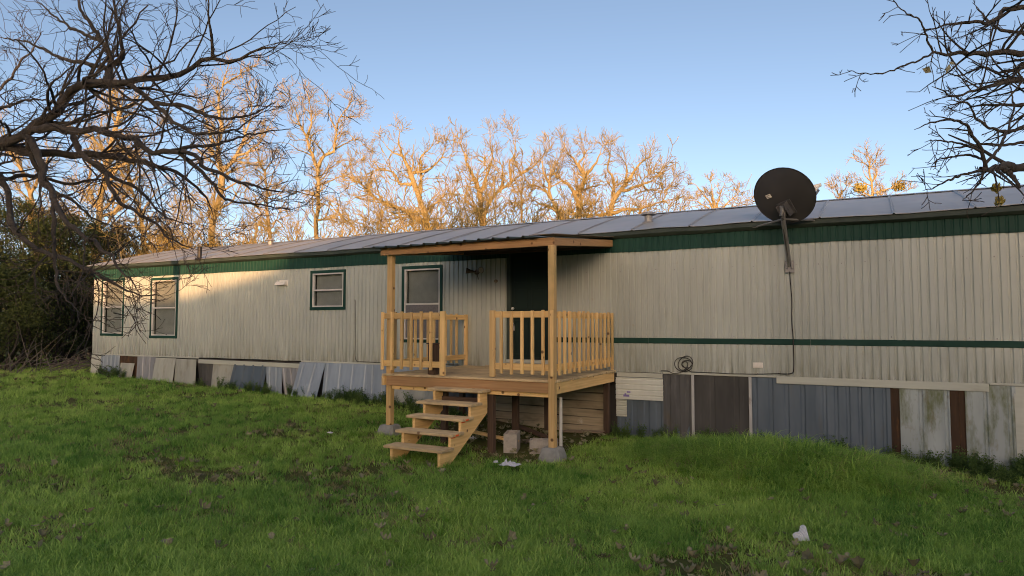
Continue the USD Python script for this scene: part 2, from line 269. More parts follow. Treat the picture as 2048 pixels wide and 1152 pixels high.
# ------------------------------------------------------------------ ground
def sstep(a, b, x):
    t = np.clip((np.asarray(x, float) - a) / (b - a), 0, 1); return t * t * (3 - 2 * t)
HILL_Y = -50.0      # a wooded rise to the west, behind the camera, shades the yard
def ground_z(x, y, rough=True):
    x, y = np.asarray(x, float), np.asarray(y, float)
    z = 0.03 + 0.30 * sstep(-4.5, -9.0, x) + 0.22 * sstep(-10, -19, x) + 0.10 * sstep(-20, -34, x)
    z = z * (0.25 + 0.75 * sstep(-10.0, -1.5, y))
    z = z - 0.07 * sstep(-2.0, 1.2, x) * sstep(-3.5, -0.5, y)
    z = z + 0.16 * np.exp(-((x + 1.15) / 1.55) ** 2 - ((y + 1.9) / 0.95) ** 2)
    crest = np.interp(x + np.clip(y, -400, 0) * 0.3735, [-300, -34, -27, -22, -18.6, -14.5, -13.3, -11.2, -10.4, -9.7, -5, 300], [7.0, 6.2, 5.0, 3.8, 2.30, 2.42, 2.62, 3.04, 3.9, 6.2, 6.4, 6.4]) - HILL_Y / 0.937 * math.tan(SUN_EL)
    z = z + crest * sstep(-24.0, HILL_Y, y)
    if rough:
        p = np.stack([x, y, 0 * x], -1)
        z = z + 0.07 * (meshkit.fbm(p * 0.8, 3, 5) - 0.5) + 0.02 * (meshkit.fbm(p * 5, 2, 9) - 0.5)
        z = z + 0.25 * (meshkit.fbm(p * 0.35, 4, 8) - 0.5) * sstep(-30.0, HILL_Y, y)
    return z
def axis_grid(a, b, fine, lo, hi):
    g = list(np.arange(a, b + 1e-6, fine)); s = fine; x = b
    while x < hi: s = min(s * 1.35, 40); x += s; g.append(x)
    s = fine; x = a
    while x > lo: s = min(s * 1.35, 40); x -= s; g.insert(0, x)
    return np.array(g)
gx, gy = np.unique(np.r_[axis_grid(-33, 7, 0.16, -420, 420), np.arange(8, 30, 0.33), np.arange(31, 60, 1.0)]), np.unique(np.r_[axis_grid(-9, 3, 0.16, -420, 520), np.arange(-130, -9, 1.5)])
GX, GY = np.meshgrid(gx, gy, indexing='ij')
GZ = ground_z(GX, GY)
gi = np.arange(GX.size).reshape(GX.shape)
q = np.stack([gi[:-1, :-1], gi[1:, :-1], gi[1:, 1:], gi[:-1, 1:]], -1).reshape(-1, 4)
obj('ground', join((np.stack([GX, GY, GZ], -1).reshape(-1, 3), q)), 'soil', smooth=True, kind='structure', label='uneven yard of soil under grass with a low mound on the right')

# ------------------------------------------------------------------ mobile home
rng = np.random.default_rng(11)
XL, XR, DEPTH = -18.17, 5.90, 4.72
Z_SILL, Z_SIDE, Z_BAND, Z_EAVE, Z_RIDGE = 1.06, 3.03, 3.27, 3.37, 4.02
home = thing('mobile_home', 'long cream corrugated metal mobile home with green trim and a patchwork skirt', 'mobile home', (-8, 0, 0.3))
HOLES = [(-17.79, -16.96, 1.60, 2.96), (-15.78, -14.87, 1.56, 2.92), (-10.47, -9.62, 2.20, 2.91), (-8.07, -7.24, 1.55, 2.91), (-5.75, -4.93, 1.20, 3.20)]
def rib_profile(x0, x1, pitch, flat, slope, depth):
    """Points (x, y) across a ribbed sheet; y < 0 is outward."""
    pts = []; k0 = math.floor(x0 / pitch)
    for k in range(k0, math.ceil(x1 / pitch) + 1):
        b = k * pitch
        pts += [(b, -depth), (b + flat, -depth), (b + flat + slope, 0), (b + pitch - slope, 0)]
    pts = np.array(pts); xs = np.unique(np.clip(pts[:, 0], x0, x1))
    return xs, np.interp(xs, pts[:, 0], pts[:, 1])
def ribbed(x0, x1, z0, z1, y, pitch=0.1, flat=0.060, slope=0.010, depth=0.017, holes=(), rows=2, thick=0.004, lean=0.0, skew=0.0, zwave=0.0, dents=0.0, seed=0, z1b=None, z0b=None, horiz=False):
    """A ribbed sheet standing at Y = y: lean moves its foot outward, skew moves its foot along X; z1b, z0b = other end's heights."""
    r = np.random.default_rng(seed + 77)
    if horiz:
        zs, ys = rib_profile(z0, z1, pitch, flat, slope, depth)
        xs = np.linspace(x0, x1, 4)
        X, Z = np.meshgrid(xs, zs, indexing='ij'); Y = np.broadcast_to(ys, X.shape) + y
    else:
        xs, ys = rib_profile(x0, x1, pitch, flat, slope, depth)
        zs = np.linspace(z0, z1, rows)
        for h in holes:
            if h[1] > x0 and h[0] < x1:
                xs2 = np.unique(np.r_[xs, [t for t in h[:2] if x0 < t < x1]]); ys = np.interp(xs2, xs, ys); xs = xs2
                zs = np.unique(np.r_[zs, [t for t in h[2:] if z0 < t < z1]])
        X, Z = np.meshgrid(xs, zs, indexing='ij'); Y = np.broadcast_to(ys[:, None], X.shape) + y
    Y = Y.copy(); X = X.copy(); Z = Z.copy()
    u = (X - x0) / (x1 - x0); w = (Z - z0) / (z1 - z0)
    if z1b is not None: Z += w * u * (z1b - z1)
    if z0b is not None: Z += (1 - w) * u * (z0b - z0)
    if zwave: Z += (1 - w) * zwave * np.sin(X * 3.1 + seed) * 0.6
    if dents:
        p = np.stack([X * 2.2, 0 * X, Z * 2.2], -1)
        Y += dents * (meshkit.fbm(p + seed * 3.3, 3, seed) - 0.5)
    Y -= lean * (1 - w); X += skew * (1 - w)
    n = np.arange(X.size).reshape(X.shape)
    cx, cz = (X[:-1, :-1] + X[1:, 1:]) / 2, (Z[:-1, :-1] + Z[1:, 1:]) / 2
    keep = np.ones(cx.shape, bool)
    for h in holes: keep &= ~((cx > h[0]) & (cx < h[1]) & (cz > h[2]) & (cz < h[3]))
    qd = np.stack([n[:-1, :-1], n[1:, :-1], n[1:, 1:], n[:-1, 1:]], -1)[keep]
    return solid(np.stack([X, Y, Z], -1).reshape(-1, 3), qd, (0, thick, 0))

edges = np.r_[XL, np.arange(XL + 0.5, XR - 0.1, 0.815), XR]
for k in range(len(edges) - 1):
    a, b = edges[k], edges[k + 1]
    if a > -4.9 - 0.8:       # right of the door the siding is lapped at the green stripe; one sheet per panel above and below would hide the lap
        pass
    obj('siding_panel', ribbed(a + 0.001, b + 0.012, Z_SILL, Z_SIDE + 0.02, -0.001 * (k % 2) - 0.0015 * (k % 3), holes=HOLES, rows=10, zwave=0.008, dents=0.02, seed=k), 'cream_siding', home)
BAND = [(a, b) for a, b in zip(edges[::3], np.r_[edges[3::3], XR])]
for k, (a, b) in enumerate(BAND):
    obj('green_band_panel', ribbed(a - 0.06 * (k == 0), b + 0.01, Z_SIDE, Z_BAND + 0.02, -0.022 - 0.002 * (k % 2), pitch=0.1, depth=0.010, holes=[(-5.75, -4.93, 1.2, 3.20)], rows=3, dents=0.006, zwave=0.006, seed=k + 40), 'green_paint', home)
for k, (a, b) in enumerate([(-4.90, -3.2), (-3.2, -0.8), (-0.8, XR)]):
    zz = 1.575 + 0.004 * k
    obj('green_stripe', bar((a + 0.002, -0.021, zz), (b, -0.021, zz + 0.003), 0.010, 0.088), 'green_paint', home)
# far-off and hidden sides
obj('end_wall', ribbed(0, DEPTH, Z_SILL, Z_BAND, 0, rows=2), 'cream_siding', home)
e = stage.GetPrimAtPath(str(home.GetPath()) + '/end_wall')
pts = np.array(UsdGeom.Mesh(e).GetPointsAttr().Get()) + ORIGIN[str(home.GetPath())]
pts = np.stack([XL + pts[:, 1], DEPTH - pts[:, 0], pts[:, 2]], 1) - ORIGIN[str(home.GetPath())]
UsdGeom.Mesh(e).GetPointsAttr().Set(Vt.Vec3fArray.FromNumpy(pts.astype(np.float32)))
obj('end_wall', box(XR, XR + 0.05, 0.02, DEPTH, Z_SILL, Z_BAND), 'cream_siding', home)
obj('back_wall', box(XL, XR, DEPTH, DEPTH + 0.04, Z_SILL, Z_BAND), 'cream_siding', home)
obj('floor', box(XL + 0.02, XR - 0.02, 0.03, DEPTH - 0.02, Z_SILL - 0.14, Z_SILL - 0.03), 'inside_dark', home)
obj('gable', extrude_poly([(-0.02, Z_BAND - 0.02), (DEPTH, Z_BAND - 0.02), (DEPTH, Z_EAVE - 0.03), (DEPTH / 2, Z_RIDGE - 0.03), (-0.02, Z_EAVE - 0.03)], XL - 0.02, XL + 0.03), 'green_paint', home)
obj('corner_trim', box(XL - 0.03, XL + 0.03, -0.022, -0.012, Z_SILL - 0.01, Z_SIDE), 'cream_siding', home)
# eave trim, a little wavy, and roof sheets
xs = np.arange(XL - 0.10, XR + 0.01, 0.25)
wv = 0.012 * (meshkit.fbm(np.stack([xs * 0.9, 0 * xs, 0 * xs], 1), 3, 3) - 0.5) * 2
for k in range(0, len(xs) - 1, 12):
    seg = slice(k, min(k + 13, len(xs)))
    X, W = xs[seg], wv[seg]
    ring = np.stack([np.stack([X, 0 * X - 0.13, Z_EAVE - 0.010 + W], 1), np.stack([X, 0 * X - 0.14, Z_EAVE - 0.075 + W * 1.6], 1), np.stack([X, 0 * X - 0.05, Z_BAND - 0.012 + W * 0.5], 1), np.stack([X, 0 * X + 0.02, 0 * X + Z_BAND + 0.01], 1), np.stack([X, 0 * X + 0.02, 0 * X + Z_EAVE - 0.012], 1)], 1)
    n, i = np.meshgrid(np.arange(len(X) - 1), np.arange(5), indexing='ij')
    qd = np.stack([n * 5 + i, n * 5 + (i + 1) % 5, (n + 1) * 5 + (i + 1) % 5, (n + 1) * 5 + i], -1).reshape(-1, 4)
    obj('eave_trim', join((ring.reshape(-1, 3), qd[:, ::-1])), 'dark_trim', home)
def roof_sheet(a, b, k):
    us = np.array([0, 0.012, 0.028, 0.04, 0.25, 0.5, 0.75, 1.0]) * (b - a) + a
    hs = np.array([0, 0.016, 0.016, 0.002, 0, 0.003, 0.0, 0.001])
    vs = np.linspace(0, 1, 9)
    U, V = np.meshgrid(us, vs, indexing='ij')
    Y = -0.16 + V * (DEPTH / 2 + 0.16); Z = Z_EAVE + V * (Z_RIDGE - Z_EAVE) + hs[:, None]
    Z = Z + 0.02 * np.sin(V * np.pi) + 0.012 * (meshkit.fbm(np.stack([U * 1.7, V * 3, 0 * U], -1), 3, 4) - 0.5) * 2
    Z[:, 0] += np.interp(us, xs, wv)
    n = np.arange(U.size).reshape(U.shape)
    qd = np.stack([n[:-1, :-1], n[1:, :-1], n[1:, 1:], n[:-1, 1:]], -1).reshape(-1, 4)
    return solid(np.stack([U, Y, Z], -1).reshape(-1, 3), qd[:, ::-1][:, ::-1], (0, 0, -0.006))
rx = np.r_[np.arange(XL - 0.15, XR, 0.93), XR + 0.1]
for k in range(len(rx) - 1):
    obj('roof_panel', roof_sheet(rx[k], rx[k + 1], k), 'roof_metal', home)
for k in range(1, len(rx) - 1):
    vs_ = np.linspace(0, 1, 9); yy = -0.155 + vs_ * (DEPTH / 2 + 0.14); zz_ = Z_EAVE + vs_ * (Z_RIDGE - Z_EAVE) + 0.02 * np.sin(vs_ * np.pi) + 0.018
    obj('roof_seam', join(*[tubes(np.stack([0 * yy + rx[k] + o, yy, zz_], 1), np.full(9, 0.004), 4) for o in (0.004, 0.030)]), 'vent_grey', home)
obj('roof_back', (lambda p: hull(p))([(x, y, z) for x in (XL - 0.15, XR + 0.1) for y, z in ((DEPTH / 2, Z_RIDGE - 0.004), (DEPTH + 0.16, Z_EAVE), (DEPTH + 0.16, Z_EAVE - 0.02), (DEPTH / 2, Z_RIDGE - 0.03))]), 'roof_metal', home)
obj('ridge_cap', hull([(x, y, z) for x in (XL - 0.16, XR + 0.1) for y, z in ((DEPTH / 2 - 0.12, Z_RIDGE - 0.012), (DEPTH / 2, Z_RIDGE + 0.022), (DEPTH / 2 + 0.12, Z_RIDGE - 0.012), (DEPTH / 2, Z_RIDGE - 0.02))]), 'roof_metal', home)

sc_ = []
for zz_, x0_, x1_, st_ in ((2.72, -4.6, XR, 0.3), (1.10, XL, XR, 0.2), (1.66, -4.6, XR, 0.3), (2.98, XL, -6.0, 0.4)):
    for xx in np.arange(x0_ + 0.03, x1_, st_):
        if not any(h[0] - .1 < xx < h[1] + .1 and h[2] - .1 < zz_ < h[3] + .1 for h in HOLES): sc_.append(cyl((xx, -0.022, zz_ + rng.uniform(-.015, .015)), (xx, -0.012, zz_), 0.007, S=5))
obj('screws', join(*sc_), 'vent_grey', home, kind='stuff')

# windows
def window(x0, x1, z0, z1, casing, blind_to, label=None, screen=False):
    """Opening x0..x1, z0..z1; casing width; blinds hang down to blind_to of the height."""
    c = casing; y = -0.034
    parts = [box(x0 - c, x1 + c, y, -0.013, z1, z1 + c), box(x0 - c, x1 + c, y - 0.004, -0.013, z0 - c, z0), box(x0 - c, x0, y + 0.002, -0.013, z0, z1), box(x1, x1 + c, y + 0.002, -0.013, z0, z1)]
    w = obj('window', join(*parts), 'green_paint', home, label=label)
    t = 0.028; ya, yb = -0.028, 0.045
    obj('frame', join(box(x0, x0 + t, ya, yb, z0, z1), box(x1 - t, x1, ya, yb, z0, z1), box(x0 + t, x1 - t, ya, yb, z1 - t, z1), box(x0 + t, x1 - t, ya, yb, z0, z0 + t)), 'white_aluminium', w)
    zm = (z0 + z1) / 2
    obj('meeting_rail', box(x0 + t, x1 - t, -0.016, 0.018, zm - 0.017, zm + 0.017), 'white_aluminium', w)
    obj('pane', box(x0 + t, x1 - t, 0.012, 0.016, zm + 0.017, z1 - t, 0.0005), 'window_glass', w)
    obj('pane', box(x0 + t, x1 - t, -0.004, 0.0, z0 + t, zm - 0.017, 0.0005), 'window_glass', w)
    sl = []
    zt, zb = z1 - t, z1 - t - blind_to * (z1 - z0 - 2 * t)
    for z in np.arange(zb + 0.012, zt, 0.022):
        sl.append(bar((x0 + t + 0.005, 0.075, z), (x1 - t - 0.005, 0.075, z), 0.002, 0.025, up=(0, 0.12, 1), b=0.0004))
    obj('blind', join(*sl), 'blind_white', w)
    if screen: obj('screen', box(x0 + t, x1 - t, -0.011, -0.009, z0 + t, zm - 0.017, 0.0005), 'screen_grey', w)
    obj('reveal', join(box(x0 - 0.02, x0, 0.046, 0.16, z0, z1), box(x1, x1 + 0.02, 0.046, 0.16, z0, z1), box(x0, x1, 0.17, 0.18, z0 - .02, z1 + .02)), 'inside_dark', w)
window(*HOLES[0], 0.062, 1.0, 'leftmost tall window with sunlit jamb and closed blind')
window(*HOLES[1], 0.062, 1.0, 'second tall window from the left end with closed blind')
window(*HOLES[2], 0.062, 1.0, 'small square window with green casing')
window(*HOLES[3], 0.062, 0.53, 'window behind porch railing with half lowered blind', screen=True)

# door
dx0, dx1, dz0, dz1 = HOLES[4]
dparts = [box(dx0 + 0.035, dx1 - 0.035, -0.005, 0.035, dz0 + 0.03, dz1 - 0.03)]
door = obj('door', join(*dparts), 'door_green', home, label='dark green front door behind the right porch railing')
for (a, b) in ((0.10, 0.36), (0.44, 0.70)):
    for (c, d) in ((0.10, 0.70), (0.82, 1.28), (1.38, 1.80)):
        px0, px1, pz0, pz1 = dx0 + a, dx0 + b, dz0 + c, dz0 + d
        obj('door_panel', join(box(px0, px1, -0.013, -0.005, pz0, pz0 + 0.025), box(px0, px1, -0.013, -0.005, pz1 - 0.025, pz1), box(px0, px0 + 0.025, -0.013, -0.005, pz0 + 0.025, pz1 - 0.025), box(px1 - 0.025, px1, -0.013, -0.005, pz0 + 0.025, pz1 - 0.025)), 'door_green', door)
obj('door_frame', join(box(dx0 - 0.05, dx0 + 0.033, -0.034, 0.02, dz0 - 0.02, dz1), box(dx1 - 0.033, dx1 + 0.05, -0.034, 0.02, dz0 - 0.02, dz1)), 'dark_trim', door)
obj('threshold', box(dx0 - 0.05, dx1 + 0.05, -0.05, 0.02, dz0 - 0.045, dz0 + 0.02), 'white_trim', door)
k_ = np.array([dx0 + 0.085, -0.03, 2.12])
obj('knob', join(cyl(k_, k_ + (0, 0.025, 0), 0.012), trimesh.creation.icosphere(2, 0.028).apply_translation(k_ - (0, 0.02, 0))), 'galvanised', door, smooth=40)
pk = np.array([dx0 + 0.085, -0.045, 1.82])
th = np.linspace(0, np.pi, 9)
obj('padlock', join(box(pk[0] - 0.035, pk[0] + 0.035, pk[1] - 0.02, pk[1] + 0.02, pk[2] - 0.09, pk[2]), tubes(np.stack([pk[0] + 0.024 * np.cos(th), 0 * th + pk[1], pk[2] + 0.005 + 0.045 * np.sin(th)], 1), np.full(9, 0.005), 6)), 'vent_grey', door)

# skirting patchwork, left of the porch
SK = 0.0
def skirt(px0, px1, zt, material, lean=0.03, skew=0.0, pitch=0.12, depth=0.01, flat=0.5, y=-0.004, drop=0.12, zt2=None, label=None, wall=True, slope=0.1, dents=0.02):
    x0, x1 = (on_y(px0, 740)[0], on_y(px1, 740)[0]) if wall else (px0, px1)
    g0, g1 = float(ground_z(x0, y)), float(ground_z(x1, y))
    k = int(abs(x0 * 100)) % 97
    m = ribbed(x0, x1, g0 - drop, zt, y, pitch=pitch, flat=pitch * flat, slope=pitch * slope, depth=depth, rows=5, lean=lean, skew=skew, dents=dents, seed=k, z1b=zt2, z0b=g1 - drop)
    return obj('skirting_panel', m, material, home, label=label)
T0 = Z_SILL + 0.0
skirt(184, 203, T0, 'white_trim', 0.03, pitch=0.2, depth=0.02, label='cream ribbed skirting sheet at the left corner of the house')
skirt(203, 240, T0 - .01, 'sheet_blue', 0.02, pitch=0.16, depth=0.014, label='light blue ribbed skirting sheet near the left corner', y=-0.012)
skirt(240, 277, T0 - .01, 'rust', 0.01, pitch=0.2, depth=0.008, y=-0.004, label='rusty brown skirting sheet behind a leaning pale sheet')
skirt(245, 272, 0.86, 'sheet_white', 0.10, pitch=0.25, depth=0.01, y=-0.04, label='short pale sheet leaning on the rusty skirting', slope=0.05)
skirt(276, 313, T0 - .02, 'sheet_grey', 0.09, 0.10, pitch=0.27, depth=0.012, y=-0.02, label='grey skirting sheet leaning to the left', slope=0.05)
skirt(313, 353, T0 - .04, 'sheet_white', 0.11, 0.02, pitch=0.4, depth=0.006, y=-0.024, label='flat off-white skirting sheet with grey stain', dents=0.05)
skirt(352, 393, T0 - .05, 'sheet_white', 0.06, 0.05, pitch=0.35, depth=0.006, y=-0.014, label='flat off-white skirting sheet with a bent split down its middle', dents=0.05)
skirt(393, 430, T0 - .05, 'sheet_dark', -0.12, pitch=0.12, depth=0.012, y=0.02, label='dark ribbed sheet set back in a gap of the skirting')
skirt(428, 470, 0.94, 'sheet_white', 0.05, -0.02, pitch=0.3, depth=0.008, y=-0.012, label='pale skirting sheet under the left end of the white board', dents=0.04)
skirt(470, 537, 0.94, 'sheet_bluegrey', 0.07, -0.12, pitch=0.29, depth=0.025, y=-0.03, label='dark blue ribbed skirting sheet leaning to the left', slope=0.08, flat=0.12)
skirt(535, 566, 0.94, 'sheet_blue', 0.04, 0.06, pitch=0.2, depth=0.012, y=-0.02, label='grey blue skirting sheet left of a dark gap')
skirt(564, 603, 0.94, 'sheet_grey', 0.06, 0.20, pitch=0.2, depth=0.012, y=-0.015, label='grey skirting sheet right of a dark gap')
skirt(604, 655, Z_SILL - .02, 'sheet_blue', 0.16, -0.13, pitch=0.33, depth=0.012, y=-0.05, label='light blue skirting sheet leaning out under the short cable', slope=0.06, flat=.7)
skirt(653, 740, Z_SILL - .02, 'sheet_blue', 0.14, 0.03, pitch=0.33, depth=0.012, y=-0.03, label='wide light blue skirting sheet left of the porch post', slope=0.06, flat=.7)
skirt(738, 776, Z_SILL - .02, 'sheet_blue', 0.10, 0.05, pitch=0.25, depth=0.012, y=-0.045, label='narrow light blue skirting sheet beside the left porch post', slope=0.06, flat=.7)
skirt(-8.5, -7.2, Z_SILL - .02, 'sheet_blue', 0.05, 0.0, pitch=0.42, depth=0.008, y=-0.02, wall=False, label='blue grey skirting sheet under the left of the porch')
skirt(-8.35, -7.3, 0.62, 'sheet_white', 0.12, 0.0, pitch=0.5, depth=0.006, y=-0.05, wall=False, label='low white sheet leaning under the left of the porch')
skirt(-7.2, -6.2, Z_SILL - .02, 'sheet_dark', 0.02, 0.0, pitch=0.2, depth=0.01, y=0.0, wall=False, label='dark skirting sheet behind the wooden steps')
for k in range(8):     # horizontal boards under the porch
    z = 0.02 + 0.135 * k
    for (a, b) in ((-6.25, -4.95), (-4.945, -3.88)):
        tl = 0.004 * ((k * 7) % 5 - 2)
        obj('skirting_plank', bar((a, -0.012 - 0.004 * (k % 3), z + 0.068 + tl), (b, -0.012 - 0.004 * ((k + 1) % 3), z + 0.068 - tl), 0.018, 0.126, b=0.006), 'old_plank', home)
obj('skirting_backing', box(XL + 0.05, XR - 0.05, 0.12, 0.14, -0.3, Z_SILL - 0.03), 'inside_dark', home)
# right of the porch
skirt(-3.74, -2.53, 0.99, 'sheet_bluegrey', 0.02, pitch=0.2, depth=0.012, y=0.012, wall=False, label='blue grey skirting sheet below the white ribbed sheets')
skirt(-2.97, -2.52, Z_SILL - .005, 'sheet_dark', 0.02, pitch=0.15, depth=0.010, y=-0.004, wall=False, label='dark grey weathered skirting sheet under the cable coil')
skirt(-2.475, -1.66, Z_SILL - .01, 'sheet_brown', 0.02, pitch=0.36, depth=0.008, y=-0.006, wall=False, label='brown black skirting sheet between two galvanised strips', slope=0.05, flat=.75)
skirt(-1.62, -0.74, Z_SILL - .01, 'sheet_bluegrey', 0.02, pitch=0.22, depth=0.013, y=-0.008, wall=False, label='blue grey ribbed skirting sheet right of the galvanised strip', slope=0.08, flat=.66)
skirt(-0.75, 0.195, 1.0, 'sheet_bluegrey', 0.02, pitch=0.15, depth=0.013, y=-0.012, wall=False, label='blue grey finely ribbed skirting sheet left of the rust strip', slope=0.1, flat=.6)
skirt(0.19, 0.31, 1.0, 'rust', 0.02, pitch=0.06, depth=0.006, y=-0.016, wall=False, label='narrow rusty skirting strip')
skirt(0.305, 0.885, 1.0, 'sheet_pale', 0.03, pitch=0.29, depth=0.012, y=-0.018, wall=False, label='pale blue mossy skirting sheet between the rust strips', slope=0.05, flat=.8)
skirt(0.88, 1.06, 1.0, 'rust', 0.03, pitch=0.09, depth=0.006, y=-0.024, wall=False, label='wide rusty skirting strip')
skirt(1.055, 1.60, 1.05, 'sheet_pale', 0.04, pitch=0.26, depth=0.012, y=-0.026, wall=False, label='pale blue mossy skirting sheet at the right end', slope=0.05, flat=.8)
skirt(1.585, 1.80, 1.05, 'white_trim', 0.05, pitch=0.3, depth=0.004, y=-0.036, wall=False, label='cream skirting strip at the right end')
skirt(1.80, XR, 1.05, 'sheet_white', 0.05, pitch=0.3, depth=0.01, y=-0.03, wall=False)
for xx in (-2.50, -1.645):
    obj('galvanised_strip', box(xx - 0.022, xx + 0.022, -0.046, -0.030, float(ground_z(xx, 0)) - 0.1, Z_SILL - 0.008), 'galvanised', home)
obj('trim_board', box(-3.74, -2.98, -0.030, -0.010, 0.985, Z_SILL - 0.004), 'white_trim', home)
obj('skirting_panel', ribbed(-3.75, -2.965, 0.625, 0.978, -0.045, pitch=0.088, flat=0.058, slope=0.012, depth=0.013, horiz=True), 'sheet_clean_white', home, label='white sheet with horizontal ribs and a purple mark')
pu = join(box(-3.62, -3.52, -0.0615, -0.0590, 0.665, 0.70), box(-3.56, -3.50, -0.0615, -0.0590, 0.73, 0.755), box(-3.60, -3.57, -0.0616, -0.0589, 0.695, 0.72))
obj('purple_mark', pu, 'purple_paint', home)
obj('skirting_panel', ribbed(-3.75, -3.57, 0.34, 0.615, -0.032, pitch=0.075, flat=0.05, slope=0.01, depth=0.012, horiz=True), 'white_trim', home, label='small white ribbed scrap beside the porch corner post')
obj('trim_board', bar((-13.99, -0.035, 0.975), (-10.78, -0.035, 0.955), 0.025, 0.095), 'white_trim', home, label='white board along the foot of the left siding')
obj('trim_board', bar((-1.27, -0.045, 1.025), (1.32, -0.045, 1.020), 0.022, 0.105), 'white_trim', home, label='white board along the foot of the right siding')
obj('trim_board', box(XL - 0.02, -14.0, -0.028, -0.013, Z_SILL - 0.025, Z_SILL + 0.008), 'white_trim', home)
obj('trim_board', box(-10.76, -3.75, -0.026, -0.013, Z_SILL - 0.020, Z_SILL + 0.010), 'white_trim', home)
obj('trim_board', box(-2.97, -1.28, -0.040, -0.014, Z_SILL - 0.006, Z_SILL + 0.024), 'white_trim', home)
obj('trim_board', box(1.33, XR, -0.046, -0.018, Z_SILL - 0.006, Z_SILL + 0.024), 'white_trim', home)
# wall and roof fittings
vx, vz = -11.35, 2.72
obj('exhaust_vent', join(hull([(vx + sx, y, z) for sx in (-0.14, 0.14) for y, z in ((-0.012, vz + 0.05), (-0.012, vz - 0.03), (-0.12, vz - 0.03), (-0.075, vz + 0.045))]), box(vx - 0.17, vx + 0.17, -0.020, -0.013, vz - 0.05, vz + 0.08)), 'plastic_white', home, label='small white exhaust hood high on the left siding')
obj('outlet_cover', join(box(-1.60, -1.46, -0.030, -0.013, 1.19, 1.27), box(-1.585, -1.475, -0.036, -0.031, 1.205, 1.255)), 'plastic_white', home, label='small white outlet cover low on the right siding')
def on_roof(px, py):
    n = np.array([0, -(Z_RIDGE - Z_EAVE), DEPTH / 2 + 0.16]); p0 = np.array([0, -0.16, Z_EAVE]); d = ray(px, py)
    return EYE + d * (((p0 - EYE) @ n) / (d @ n))
for px, py, r, h, cap in ((399, 517, 0.05, 0.26, False), (541, 491, 0.06, 0.10, True), (1297, 446, 0.07, 0.12, True)):
    p = on_roof(px, py); 
    g = [cyl(p - (0, 0, 0.05), p + (0, 0, h), r), cyl(p - (0, 0, 0.03), p + (0, 0, 0.02), r * 2.2, r * 1.4)]
    if cap: g += [cyl(p + (0, 0, h + 0.02), p + (0, 0, h + 0.06), r * 2.0, r * 1.6), cyl(p + (0, 0, h), p + (0, 0, h + 0.03), r * .8)]
    obj('roof_vent', join(*g), 'vent_grey' if cap else 'cable_black', home, label={399: 'thin dark vent pipe on the left of the roof', 541: 'low capped vent near the middle of the roof', 1297: 'low capped vent on the roof right of the porch'}[px])

# ------------------------------------------------------------------ porch
porch = thing('porch', 'new raw pine porch with railings, two roof posts and a metal roof', 'porch', (-5.23, -1.2, 0.03))
PX0, PX1, PY0, ZD = -6.70, -3.76, -2.40, 1.085
ny = 17
for k in range(ny):
    w = (2.40 - 0.03) / ny; y0 = PY0 + k * w
    j0, j1 = rng.uniform(-0.012, 0.012, 2)
    obj('deck_board', box(PX0 + j0, PX1 + j1, y0 + 0.003 - (0.02 if k == 0 else 0), y0 + w - 0.003, ZD - 0.028, ZD + rng.uniform(-0.002, 0.002)), 'deck_wood_x', porch)
obj('rim_joist', box(-6.62, -3.875, -2.40, -2.362, ZD - 0.175, ZD - 0.032), 'pine_red_x', porch, label='reddish front rim board of the deck')
obj('rim_joist', box(-6.55, -3.90, -2.355, -2.32, ZD - 0.235, ZD - 0.05), 'pine_x', porch)
obj('rim_joist', box(-3.815, -3.777, -2.345, -0.05, ZD - 0.185, ZD - 0.032), 'pine_y', porch, label='right side rim board of the deck')
obj('rim_joist', box(-6.70, -6.662, -2.42, -0.05, ZD - 0.175, ZD - 0.032), 'pine_y', porch)
for k in range(6):
    x = -6.3 + k * 0.44
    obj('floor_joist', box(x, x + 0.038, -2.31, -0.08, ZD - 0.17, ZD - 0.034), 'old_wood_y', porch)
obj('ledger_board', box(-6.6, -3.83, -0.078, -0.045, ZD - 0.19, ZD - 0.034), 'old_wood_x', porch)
# roof posts
obj('post', box(-6.66, -6.57, -2.355, -2.265, 0.28, 2.915), 'pine_z', porch, label='left roof post')
obj('post', box(-3.87, -3.78, -2.44, -2.35, 0.19, 2.915), 'pine_z', porch, label='right roof post')
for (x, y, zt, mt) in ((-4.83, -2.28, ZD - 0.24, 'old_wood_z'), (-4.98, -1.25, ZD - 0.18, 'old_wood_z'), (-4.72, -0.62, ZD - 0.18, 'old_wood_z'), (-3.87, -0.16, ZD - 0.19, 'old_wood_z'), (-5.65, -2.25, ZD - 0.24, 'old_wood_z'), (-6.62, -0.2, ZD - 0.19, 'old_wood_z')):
    obj('old_post', box(x - 0.045, x + 0.045, y - 0.045, y + 0.045, float(ground_z(x, y)) - 0.15, zt), mt, porch)
ZT, ZB = 2.03, 1.155        # top of rail, foot of the balusters
def baluster(x, y, z0=ZB, z1=ZT): obj('baluster', box(x - 0.019, x + 0.019, y - 0.019, y + 0.019, z0 + rng.uniform(-0.012, 0.012), z1 + rng.uniform(-0.01, 0.008), 0.003), 'pine_z', porch)
def rail_x(x0, x1, y, z): obj('rail', box(x0, x1, y - 0.019, y + 0.019, z - 0.088, z, 0.003), 'pine_x', porch)
def rail_y(y0, y1, x, z): obj('rail', box(x - 0.019, x + 0.019, y0, y1, z - 0.088, z, 0.003), 'pine_y', porch)
fy = -2.378
rail_x(-6.68, -5.63, fy, 2.015); rail_x(-6.68, -5.63, fy, 1.29)
for x in (-6.69, -6.505, -6.325, -6.145, -5.965, -5.79): baluster(x, fy - 0.039)
obj('rail_post', box(-5.63, -5.545, fy - 0.045, fy - 0.005, ZD + 0.005, 2.035), 'pine_z', porch)
obj('rail_post', box(-4.80, -4.715, fy - 0.03, fy + 0.01, ZD + 0.02, 2.04), 'pine_z', porch)
